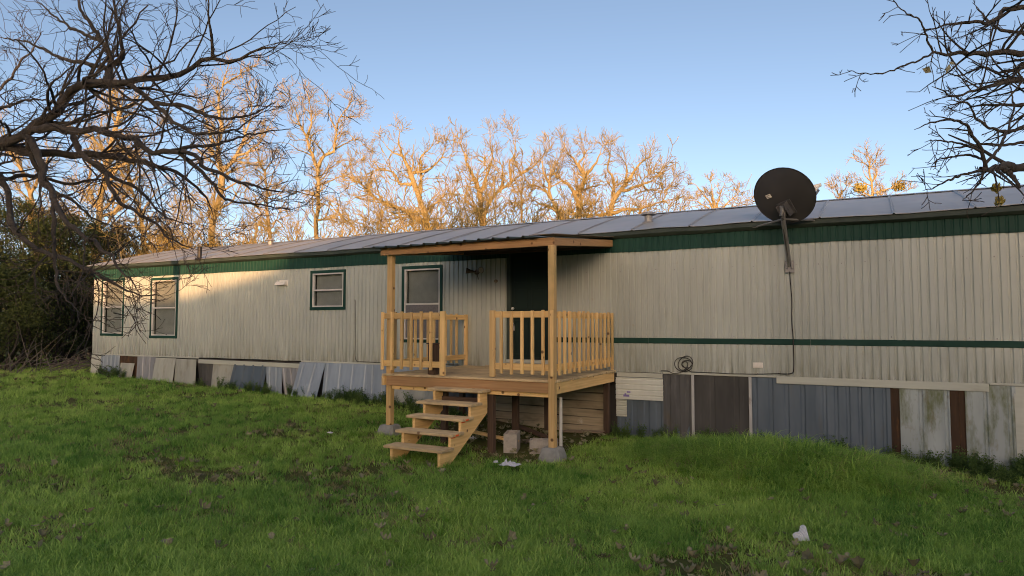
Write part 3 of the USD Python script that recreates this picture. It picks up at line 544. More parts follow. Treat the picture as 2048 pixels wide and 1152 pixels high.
rail_x(-4.79, -3.875, fy - 0.0485 + 0.0485, 2.025) if False else rail_x(-4.71, -3.875, fy, 2.025)
rail_x(-4.71, -3.875, fy, 1.30)
for x in (-4.60, -4.44, -4.275, -4.115, -3.955): baluster(x, fy - 0.039)
baluster(-3.80, -2.462)
lx = -6.635
rail_y(-2.25, -0.11, lx, 2.01); rail_y(-2.25, -0.11, lx, 1.29)
for k in range(11): baluster(lx - 0.039, -2.12 + k * 0.18)
obj('rail_post', box(lx - 0.02, lx + 0.02, -0.10, -0.02, ZD + 0.005, 2.02), 'pine_z', porch)
r_x = -3.815
rail_y(-2.345, -0.06, r_x, 2.015); rail_y(-2.345, -0.06, r_x, 1.30)
for k in range(13): baluster(r_x + 0.039, -2.27 + k * 0.178)
obj('rail_post', box(r_x - 0.02, r_x + 0.02, -0.055, -0.018, ZD + 0.005, 2.03), 'pine_z', porch)
# porch roof
ZF, ZH = 3.02, 3.24       # tops of the beam at the front and at the house
obj('roof_beam', box(-6.74, -3.78, -2.425, -2.387, ZF - 0.11, ZF), 'pine_red_x', porch, label='front beam under the porch roof')
obj('roof_beam', box(-6.62, -3.86, -2.375, -2.340, ZF - 0.10, ZF), 'pine_x', porch)
def slope_z(y): return ZF + (y + 2.4) / 2.35 * (ZH - ZF)
for x, nm in ((-3.80, 'roof_beam'), (-6.70, 'roof_beam')):
    obj(nm, bar((x, -2.385, ZF - 0.055), (x, -0.06, ZH - 0.055), 0.038, 0.11), 'pine_red_y', porch, label='right side beam of the porch roof' if x > -5 else None)
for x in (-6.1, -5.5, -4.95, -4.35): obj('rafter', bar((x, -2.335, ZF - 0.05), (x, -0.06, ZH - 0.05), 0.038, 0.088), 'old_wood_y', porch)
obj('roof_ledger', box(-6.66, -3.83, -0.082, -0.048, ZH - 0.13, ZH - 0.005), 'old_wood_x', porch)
def porch_sheet(x0, x1, dz):
    pts = []; p = 0.235
    for k in range(math.floor(x0 / p) - 1, math.ceil(x1 / p) + 1):
        b = k * p; pts += [(b, 0), (b + 0.020, 0.028), (b + 0.045, 0.028), (b + 0.065, 0)]
    pts = np.array(pts); X = np.unique(np.clip(pts[:, 0], x0, x1)); H = np.interp(X, pts[:, 0], pts[:, 1])
    ys = np.linspace(-2.54, -0.04, 5)
    U, V = np.meshgrid(X, ys, indexing='ij'); Z = slope_z(V) + 0.008 + dz + H[:, None] + 0.004 * np.sin(U * 2.3)
    n = np.arange(U.size).reshape(U.shape)
    qd = np.stack([n[:-1, :-1], n[1:, :-1], n[1:, 1:], n[:-1, 1:]], -1).reshape(-1, 4)
    return solid(np.stack([U, V, Z], -1).reshape(-1, 3), qd, (0, 0, -0.003))
obj('roof_sheet', porch_sheet(-6.92, -5.90, 0.0), 'dark_trim', porch)
obj('roof_sheet', porch_sheet(-5.96, -4.96, 0.005), 'dark_trim', porch)
obj('roof_sheet', porch_sheet(-5.02, -4.02, 0.010), 'dark_trim', porch)
obj('roof_sheet', hull([(x, y, slope_z(y) + 0.045 + dz) for x in (-4.12, -3.74) for y in (-2.52, -0.04) for dz in (0, 0.006)]), 'grey_wood_y', porch)

# ------------------------------------------------------------------ steps
steps = thing('wooden_steps', 'open pine steps of five treads leading up to the porch', 'steps', (-5.23, -3.1, 0.05))
SX0, SX1, SR, SI, SZ1, SY1 = -5.69, -4.775, 0.245, 0.166, 0.931, -2.65
poly = [(-2.415, 0.93 - 0.037)]
for k in range(5):
    zk, yk = SZ1 - SI * k - 0.037, SY1 - SR * k + 0.035
    poly += [(yk, zk), (yk, (zk - SI) if k < 4 else 0.05)]
poly += [(-3.36, 0.05), (-2.415, 0.60)]
for a in (-4.865, -5.61):
    obj('stringer', extrude_poly(poly, a, a + 0.040), 'pine_y', steps, label='right stringer of the steps' if a > -5 else None)
for k in range(5):
    zk, yk = SZ1 - SI * k, SY1 - SR * k
    j = rng.uniform(-0.012, 0.012)
    obj('tread', box(SX0 + j, SX1 + j, yk, min(yk + 0.285, -2.41), zk - 0.036, zk), 'deck_wood_x', steps)
obj('back_board', box(-5.57, -4.87, -2.45, -2.415, 0.72, 0.80), 'old_wood_x', steps)
for k in (2, 3):
    zk, yk = SZ1 - SI * k, SY1 - SR * k
    obj('orange_mark', join(box(-4.832, -4.8235, yk + 0.04, yk + 0.14, zk - 0.062, zk - 0.045, .001), box(SX1 + 0.013, SX1 + 0.0165, yk + 0.05, yk + 0.12, zk - 0.03, zk - 0.008, .001)), 'orange_paint', steps)

# ------------------------------------------------------------------ things under and around the porch
def pier(x, y, top, label):
    z0 = float(ground_z(x, y)) - 0.06
    p = [(x + sx * r, y + sy * c, z) for z, h in ((z0, 0.165), (z0 + 0.10, 0.155), (top - 0.02, 0.125), (top, 0.11)) for sx in (-1, 1) for sy in (-1, 1) for r, c in ((h, h * 0.75), (h * 0.75, h))]
    obj('concrete_pier', hull(p), 'concrete', label=label, cat='pier block', group='pier blocks under the porch posts')
pier(-3.825, -2.395, 0.20, 'grey concrete pier block under the right porch post')
pier(-6.615, -2.31, 0.30, 'grey concrete pier block under the left porch post')
def cmu(x, y, rz, lx, ly, h, label):
    z0 = float(ground_z(x, y)) - 0.03
    outer = box(-lx / 2, lx / 2, -ly / 2, ly / 2, 0, h, 0.006)
    import manifold3d as m3
    M = m3.Manifold.cube((lx, ly, h), True)
    for s in (-1, 1): M = M - m3.Manifold.cube((lx * 0.36, ly - 0.07, h * 1.2), True).translate((s * lx * 0.23, 0, 0.05))
    me = M.to_mesh(); v = np.array(me.vert_properties[:, :3]) + (0, 0, h / 2)
    c, s = math.cos(rz), math.sin(rz)
    v = v @ np.array([[c, s, 0], [-s, c, 0], [0, 0, 1]]) + (x, y, z0)
    obj('concrete_block', (v, np.array(me.tri_verts)), 'cinder', label=label, cat='concrete block', group='loose concrete blocks under the porch')
cmu(-4.64, -2.02, math.radians(110), 0.39, 0.19, 0.30, 'pinkish concrete block standing beside the brown post under the porch')
cmu(-4.15, -1.98, math.radians(24), 0.40, 0.19, 0.22, 'pinkish concrete block lying behind the right porch pier')
def plank(p0, p1, w, h, m, label):
    p0, p1 = np.array(p0, float), np.array(p1, float)
    p0[2] += float(ground_z(p0[0], p0[1])); p1[2] += float(ground_z(p1[0], p1[1]))
    obj('loose_plank', bar(p0, p1, w, h), m, label=label, cat='plank')
plank((-5.45, -1.9, 0.16), (-4.55, -2.02, 0.14), 0.09, 0.035, 'pine_x', 'reddish loose plank lying behind the brown post')
plank((-5.3, -0.7, 0.12), (-4.2, -1.35, 0.05), 0.12, 0.03, 'old_wood_x', 'dark loose plank slanting on the ground under the porch')
plank((-4.9, -1.55, 0.03), (-4.4, -1.3, 0.04), 0.14, 0.03, 'grey_wood_x', 'short grey plank flat on the dirt beside the block')
plank((-4.6, -0.25, 0.04), (-3.9, -0.32, 0.08), 0.20, 0.02, 'grey_wood_x', 'dirty board fallen from the planks under the porch')
obj('drain_pipe', join(cyl((-3.88, -2.0, 0.10), (-3.88, -2.0, 0.82), 0.022)), 'plastic_white', label='white plastic pipe standing behind the right porch post', cat='pipe', smooth=40)
obj('stub_post', join(box(-5.93, -5.80, -2.30, -2.17, ZD + 0.004, ZD + 0.46, 0.012), box(-5.945, -5.785, -2.315, -2.155, ZD + 0.46, ZD + 0.475)), 'old_wood_z', label='dark weathered stub of timber standing behind the left railing', cat='timber')
def crumple(x, y, s, h, label, seed, name='crumpled_paper', m='paper'):
    r = np.random.default_rng(seed)
    n = 15; u, v = np.meshgrid(np.linspace(-1, 1, n), np.linspace(-1, 1, n), indexing='ij')
    p_ = np.stack([u * 1.6, v * 1.6, 0 * u + seed], -1); fo = np.abs(meshkit.fbm(p_ * 1.3, 3, seed) - 0.5) * 2.4
    X = x + u * s * (0.75 + 0.5 * meshkit.fbm(p_ + 9, 2, seed)); Y = y + v * s * 0.6 * (0.75 + 0.5 * meshkit.fbm(p_ + 5, 2, seed + 1))
    Z = ground_z(X, Y) + 0.07 + h * fo * (1.1 - np.maximum(abs(u), abs(v)) ** 2)
    i = np.arange(n * n).reshape(n, n)
    qd = np.stack([i[:-1, :-1], i[1:, :-1], i[1:, 1:], i[:-1, 1:]], -1).reshape(-1, 4)
    obj(name, solid(np.stack([X, Y, Z], -1).reshape(-1, 3), qd, (0, 0, -0.002)), m, label=label, cat='paper')
crumple(-4.02, -3.25, 0.12, 0.10, 'crumpled white paper lying on the grass in front of the porch', 3)
crumple(-4.25, -3.20, 0.03, 0.05, 'tiny white paper scrap left of the crumpled paper', 4, 'paper_scrap')
fc_ = np.array([-0.50, -4.60, float(ground_z(-0.50, -4.60)) + 0.03]); fv, ff = [fc_], []
for k in range(13):
    a = math.radians(92 + 7.5 * k); rr_ = 0.125 + 0.016 * math.sin(k * 0.9)
    fv.append(fc_ + rr_ * (math.cos(a) * RGT + math.sin(a) * 0.8 * np.array([0, 0, 1.0]) + math.sin(a) * 0.5 * np.array([-RGT[1], RGT[0], 0])) + np.array([0, -0.011 * (k % 2), 0.006 * (k % 2)]))
    if k: ff.append([0, k, k + 1])
ff = np.array(ff); n_f = len(fv); fv = np.array(fv)
obj('folded_paper', (np.vstack([fv, fv + (0, 0.004, 0)]), np.vstack([ff, ff[:, ::-1] + n_f])), 'paper', label='pleated white paper fan lying in the grass at the foot of the mound', cat='paper')
crumple(-7.05, -3.15, 0.04, 0.05, 'small white scrap on the grass left of the steps', 5, 'paper_scrap')
crumple(-5.35, -1.95, 0.07, 0.06, 'small striped rag in the dark under the steps', 6, 'rag', 'galvanised')

# cables, light, dish
def cable(name, pts, r, label, n=60, S=6):
    obj(name, tubes(smooth_line(pts, n), np.full(n, r), S), 'cable_black', label=label, cat='cable', smooth=True)
cable('wall_cable', [(-9.30, -0.03, 2.34), (-9.30, -0.022, 2.28), (-9.295, -0.024, 1.9), (-9.29, -0.022, 1.5), (-9.285, -0.024, 1.18), (-9.24, -0.028, 1.095), (-8.9, -0.03, 1.085), (-8.0, -0.03, 1.083), (-6.8, -0.03, 1.085)], 0.007, 'thin black cable running down the siding left of the porch')
ts = np.linspace(0, 2 * np.pi * 3.7, 120)
rr = 0.085 + 0.045 * np.sin(ts * 0.43 + 1) + 0.01 * np.sin(ts * 2.1)
coil = np.stack([-2.62 + rr * np.cos(ts) + 0.02 * np.sin(ts * 0.7), -0.04 - 0.012 * np.cos(ts * 1.3), 1.215 + rr * np.sin(ts)], 1)
obj('cable_coil', join(tubes(coil, np.full(120, 0.0065), 6), tubes(smooth_line([(-3.0, -0.045, 1.10), (-2.9, -0.05, 1.105), (-2.8, -0.05, 1.07), coil[0]], 24), np.full(24, 0.0065), 6), tubes(smooth_line([coil[-1], (-2.5, -0.05, 1.10), (-2.2, -0.05, 1.098), (-1.95, -0.05, 1.092), (-1.6, -0.05, 1.098), (-1.25, -0.05, 1.12)], 40), np.full(40, 0.0065), 6)), 'cable_black', label='coil of black cable hanging low on the right siding', cat='cable', smooth=True)
cable('dish_cable', [(-1.06, -0.05, 2.62), (-1.055, -0.03, 2.5), (-1.04, -0.026, 2.2), (-1.045, -0.026, 1.9), (-1.03, -0.036, 1.6), (-1.03, -0.034, 1.3), (-1.04, -0.03, 1.14), (-1.12, -0.04, 1.115), (-1.25, -0.05, 1.12)], 0.008, 'black cable dropping from the satellite dish mast to the skirting')
lt = thing('floodlight', 'small old double floodlight on the siding left of the door', 'light', (-6.42, -0.02, 2.80))
obj('base', join(cyl((-6.42, -0.045, 2.80), (-6.42, -0.012, 2.80), 0.05)), 'fixture_bronze', lt, smooth=40)
for s in (-1, 1):
    a = np.array([-6.42, -0.05, 2.80]); d = np.array([s * 0.80, -0.5, 0.12]); d /= np.linalg.norm(d)
    hd = obj('lamp_head', join(cyl(a, a + d * 0.06, 0.014), cyl(a + d * 0.05, a + d * 0.11, 0.022, 0.03), cyl(a + d * 0.11, a + d * 0.19, 0.03, 0.058)), 'fixture_bronze', lt, smooth=40)
    obj('lens', cyl(a + d * 0.191, a + d * 0.198, 0.052, 0.045), 'lamp_glass', hd, smooth=40)
obj('hanging_bracket', bar((-6.41, -0.04, 2.76), (-6.38, -0.04, 2.66), 0.012, 0.012, up=(1, 0, 0)), 'fixture_bronze', lt)
obj('hornet_nest', trimesh.creation.icosphere(2, 0.03).apply_scale((1.3, 0.6, 1)).apply_translation((-6.02, -0.03, 2.62)), 'grey_wood_z', label='small mud nest stuck to the siding beside the door', cat='nest', smooth=True)

dish = thing('satellite_dish', 'dark grey satellite dish seen from behind on a bent mast at the eave', 'satellite dish', (-1.07, -0.02, 2.68))
DC = np.array([-1.10, -0.52, 3.63]); DN = np.array([0.34, 0.78, 0.50]); DN /= np.linalg.norm(DN)
DU = np.array([-0.25, 0.0, 1.0]); DU -= DN * (DU @ DN); DU /= np.linalg.norm(DU); DV = np.cross(DU, DN)
rs, ph = np.linspace(0, 1, 9), np.linspace(0, 2 * np.pi, 41)[:-1]
RR, PP = np.meshgrid(rs, ph, indexing='ij')
def dish_pt(r, p, off): return DC + r[..., None] * (0.42 * np.sin(p)[..., None] * DU + 0.462 * np.cos(p)[..., None] * DV) + DN * (0.085 * r ** 2 + off)[..., None]
A_, B_ = dish_pt(RR, PP, 0 * RR), dish_pt(RR * 0.985, PP, 0.008 + 0 * RR)
n_ = np.arange(9 * 40).reshape(9, 40); nxt = np.roll(n_, -1, 1)
qa = np.stack([n_[:-1], n_[1:], nxt[1:], nxt[:-1]], -1).reshape(-1, 4)
rim = np.stack([n_[-1], n_[-1] + 360, nxt[-1] + 360, nxt[-1]], -1)
obj('reflector', join((np.vstack([A_.reshape(-1, 3), B_.reshape(-1, 3)]), np.vstack([qa, qa[:, ::-1] + 360, rim]))), 'dish_dark', dish, smooth=50)
lipp = dish_pt(np.ones(41), np.linspace(0, 2 * np.pi, 41), np.zeros(41))
obj('rim', tubes(lipp, np.full(41, 0.008), 6), 'dish_dark', dish, smooth=True)
bk = DC - DN * 0.01 - DU * 0.16
obj('mount_bracket', join(bar(bk + DV * 0.06 - DN * 0.0, bk + DV * 0.06 - DN * 0.13, 0.012, 0.20, up=DU), bar(bk - DV * 0.06, bk - DV * 0.06 - DN * 0.13, 0.012, 0.20, up=DU), bar(bk - DV * 0.11 - DN * 0.002, bk + DV * 0.11 - DN * 0.002, 0.014, 0.22, up=DU), cyl(bk - DV * 0.075 - DN * 0.08, bk + DV * 0.075 - DN * 0.08, 0.018)), 'fixture_dark', dish)
mp_ = [(-1.06, -0.035, 2.70), (-1.07, -0.16, 2.92), (-1.08, -0.33, 3.16), (-1.085, -0.46, 3.30), (-1.085, -0.52, 3.42), tuple(bk - DN * 0.10 - DU * 0.02)]
obj('mast', tubes(smooth_line(mp_, 24), np.full(24, 0.032), 12), 'pole_grey', dish, smooth=True)
obj('collar', join(cyl((-1.085, -0.515, 3.38), (-1.085, -0.53, 3.52), 0.046)), 'pole_grey', dish, smooth=40)
obj('foot_plate', join(box(-1.12, -0.995, -0.050, -0.024, 2.60, 2.78), box(-1.10, -1.085, -0.09, -0.05, 2.66, 2.76), box(-1.035, -1.02, -0.09, -0.05, 2.66, 2.76)), 'pole_grey', dish)
top = np.array([-1.085, -0.48, 3.34])
for e_ in ((-1.52, -0.10, 3.30), (-0.68, -0.10, 3.34)):
    obj('brace', join(cyl(top, e_, 0.014), box(e_[0] - 0.04, e_[0] + 0.04, e_[1] - 0.02, e_[1] + 0.03, e_[2] - 0.012, e_[2] + 0.012)), 'pole_grey', dish)
obj('cable', tubes(smooth_line([bk - DN * 0.12, bk - DN * 0.2 - DU * 0.1, (-1.10, -0.56, 3.36), (-1.09, -0.36, 3.14), (-1.06, -0.07, 2.72)], 24), np.full(24, 0.006), 5), 'cable_black', dish, smooth=True)
st_c = DC + DU * 0.10 * 1.0 - DV * 0.0
def dishback(a, b):
    r = np.hypot(a / 0.475, b / 0.43); return DC + a * DV + b * DU + DN * (0.085 * r ** 2 - 0.003)
sA = (0.19, 0.13)
sgn = 1 if (DV @ RGT) < 0 else -1
s0 = dishback(sgn * 0.21, 0.10); s1 = dishback(sgn * 0.125, 0.10)
stk = obj('sticker', bar(s0 - DN * .002, s1 - DN * .002, 0.003, 0.055, up=DU, b=0.0008), 'plastic_white', dish)
for dz_, ln in ((0.014, 0.75), (0.0, 0.35), (-0.014, 0.6)):
    q0, q1 = s0 + (s1 - s0) * 0.1, s0 + (s1 - s0) * (0.1 + ln)
    obj('print_line', bar(q0 + DU * dz_ - DN * .0042, q1 + DU * dz_ - DN * .0042, 0.001, 0.007, up=DU, b=0.0002), 'cable_black', stk)
LN = at(1634, 374, 10.05)
arm0 = DC - DU * 0.40 + DN * 0.08
obj('feed_arm', join(bar(arm0, LN - DU * 0.05, 0.03, 0.03, up=DU)), 'pole_grey', dish)
obj('feed_horn', join(cyl(LN - DN * 0.10, LN + DN * 0.02, 0.034, 0.03), bar(LN - RGT * 0.07 - UPV * 0.0, LN + RGT * 0.055 + UPV * 0.03, 0.06, 0.05, up=(0, 0, 1))), 'plastic_white', dish, smooth=40)

# ------------------------------------------------------------------ trees
def unit(v): return v / (np.linalg.norm(v, axis=-1, keepdims=True) + 1e-9)
def grow(P, R, n_per_m, ratio, ang, gnarl, up, r, M=6, smin=0.15, lmin=0.05, rr=0.55, lmax=9.0, nmax=None, kr=0.030, tips=0, tipl=0.6):
    """One generation of side branches on the polylines P (N,M,3) with radii R."""
    seg = np.linalg.norm(np.diff(P, axis=1), axis=2); L = seg.sum(1)
    cnt = r.poisson(n_per_m * L + 0.3)
    if nmax and cnt.sum() > nmax: cnt = r.binomial(cnt, nmax / cnt.sum())
    idx = np.repeat(np.arange(len(P)), cnt); n = len(idx)
    if n == 0: return None
    if tips: idx = np.r_[idx, np.repeat(np.arange(len(P)), tips)]; n = len(idx)
    s = smin + (1 - smin) * r.random(n) ** 0.85
    tip = np.zeros(n, bool)
    if tips: tip[-tips * len(P):] = True; s[tip] = r.uniform(0.93, 1.0, tip.sum())
    k = s * (P.shape[1] - 1); i = np.minimum(k.astype(int), P.shape[1] - 2); t = (k - i)[:, None]
    base = P[idx, i] * (1 - t) + P[idx, i + 1] * t
    br = R[idx, i] * (1 - t[:, 0]) + R[idx, i + 1] * t[:, 0]
    T = unit(P[idx, i + 1] - P[idx, i])
    a = unit(np.cross(T, r.normal(size=(n, 3)))); th = np.radians(np.where(tip, r.uniform(5, 40, n), r.uniform(*ang, n)))[:, None]
    d = T * np.cos(th) + a * np.sin(th)
    ln = np.minimum(np.maximum(L[idx] * ratio * r.uniform(0.45, 1.15, n) * np.where(tip, tipl, 1.15 - 0.65 * s), lmin), lmax)
    out = np.empty((n, M, 3)); out[:, 0] = base
    for m in range(1, M):
        d = unit(d + gnarl * r.normal(size=(n, 3)) + np.array([0, 0, up]))
        out[:, m] = out[:, m - 1] + d * (ln / (M - 1))[:, None]
    rad = np.minimum(br * rr, ln * kr + 0.001)[:, None] * np.linspace(1, 0.32, M)[None]
    return out, rad
def main_limb(pts, r0, r1, M, r, gn):
    P = smooth_line(pts, M); L = np.linalg.norm(P[-1] - P[0])
    nz = r.normal(size=(M, 3)); nz[0] = 0; nz = (nz + np.roll(nz, 1, 0)) / 2; nz[:2] = 0
    return P + nz * gn * L / M, np.linspace(r0 ** 0.5, r1 ** 0.5, M) ** 2

def guided_tree(name, label, trunk, limbs, t, zg, seed, r_trunk, gens, bark, twig, group=None, dz=0.35, twig_min=0.004, cat='tree', s=1.0, extra=None):
    """Trunk and limbs drawn in the frontal plane at depth t, then given depth of their own; side branches grow from them."""
    r = np.random.default_rng(seed)
    tp = np.array([at(px, py, t) for px, py in trunk])
    b = tp[0].copy(); foot = np.array([b[0], b[1], zg - 0.1])
    if tp[0][2] > zg + 0.5: tp = np.vstack([foot, foot * 0.45 + tp[0] * 0.55 + r.normal(size=3) * 0.05, tp])
    th = thing(name, label, cat, foot + (0, 0, 0.1), group)
    TP, TR = main_limb(tp, r_trunk * 0.85, r_trunk * 0.36, 22, r, 0.12)
    TR[0] *= 1.35
    obj('trunk', tubes(TP, TR, 9), bark, th, smooth=True)
    P0, R0 = [], []
    P0.append(smooth_line(TP[8:], 16)); R0.append(np.linspace(TR[8], TR[-1], 16))
    for pts, ra, rb in limbs:
        sgn = r.uniform(-1, 1); L = np.hypot(pts[-1][0] - pts[0][0], pts[-1][1] - pts[0][1]) / F_PX * t
        q_ = []
        for k, (px, py) in enumerate(pts):
            f_ = k / max(len(pts) - 1, 1)
            q_.append(at(px, py, t + sgn * L * dz * f_ + 0.06 * L * r.normal() * f_))
        P, R = main_limb(q_, ra * 0.72, rb * 0.5, 16, r, 0.22)
        d2 = np.linalg.norm(TP - P[0], axis=1); 
        if d2.min() < 0.6: P[0] = TP[d2.argmin()]
        obj('limb', tubes(P, R, 7), bark, th, smooth=True)
        P0.append(P); R0.append(R)
    P, R = np.array(P0), np.array(R0)
    tw = []
    gen = (P, R)
    for k, g in enumerate(gens):
        gen = grow(*gen, r=r, **g)
        if gen is None: break
        S = 5 if k == 0 else (4 if k == 1 else 3)
        rad = np.maximum(gen[1], twig_min)
        tw.append(tubes(gen[0], rad, S))
        gen = (gen[0], rad)
    obj('branches', join(*tw[:1]), bark, th, smooth=True, kind='stuff')
    if len(tw) > 1: obj('twigs', join(*tw[1:]), twig, th, smooth=False, kind='stuff')
    return th, P, R

OAK = [dict(n_per_m=4.4, ratio=0.40, ang=(30, 70), gnarl=0.24, up=0.08, M=8, smin=0.16, lmax=2.2, lmin=0.45, rr=0.6, tips=3), dict(n_per_m=5.2, ratio=0.50, ang=(28, 60), gnarl=0.20, up=0.08, M=6, lmin=0.35, kr=0.022), dict(n_per_m=5.5, ratio=0.60, ang=(20, 50), gnarl=0.17, up=0.07, M=4, lmin=0.30, nmax=8500, kr=0.015)]
GRP = 'bare trees behind the house'
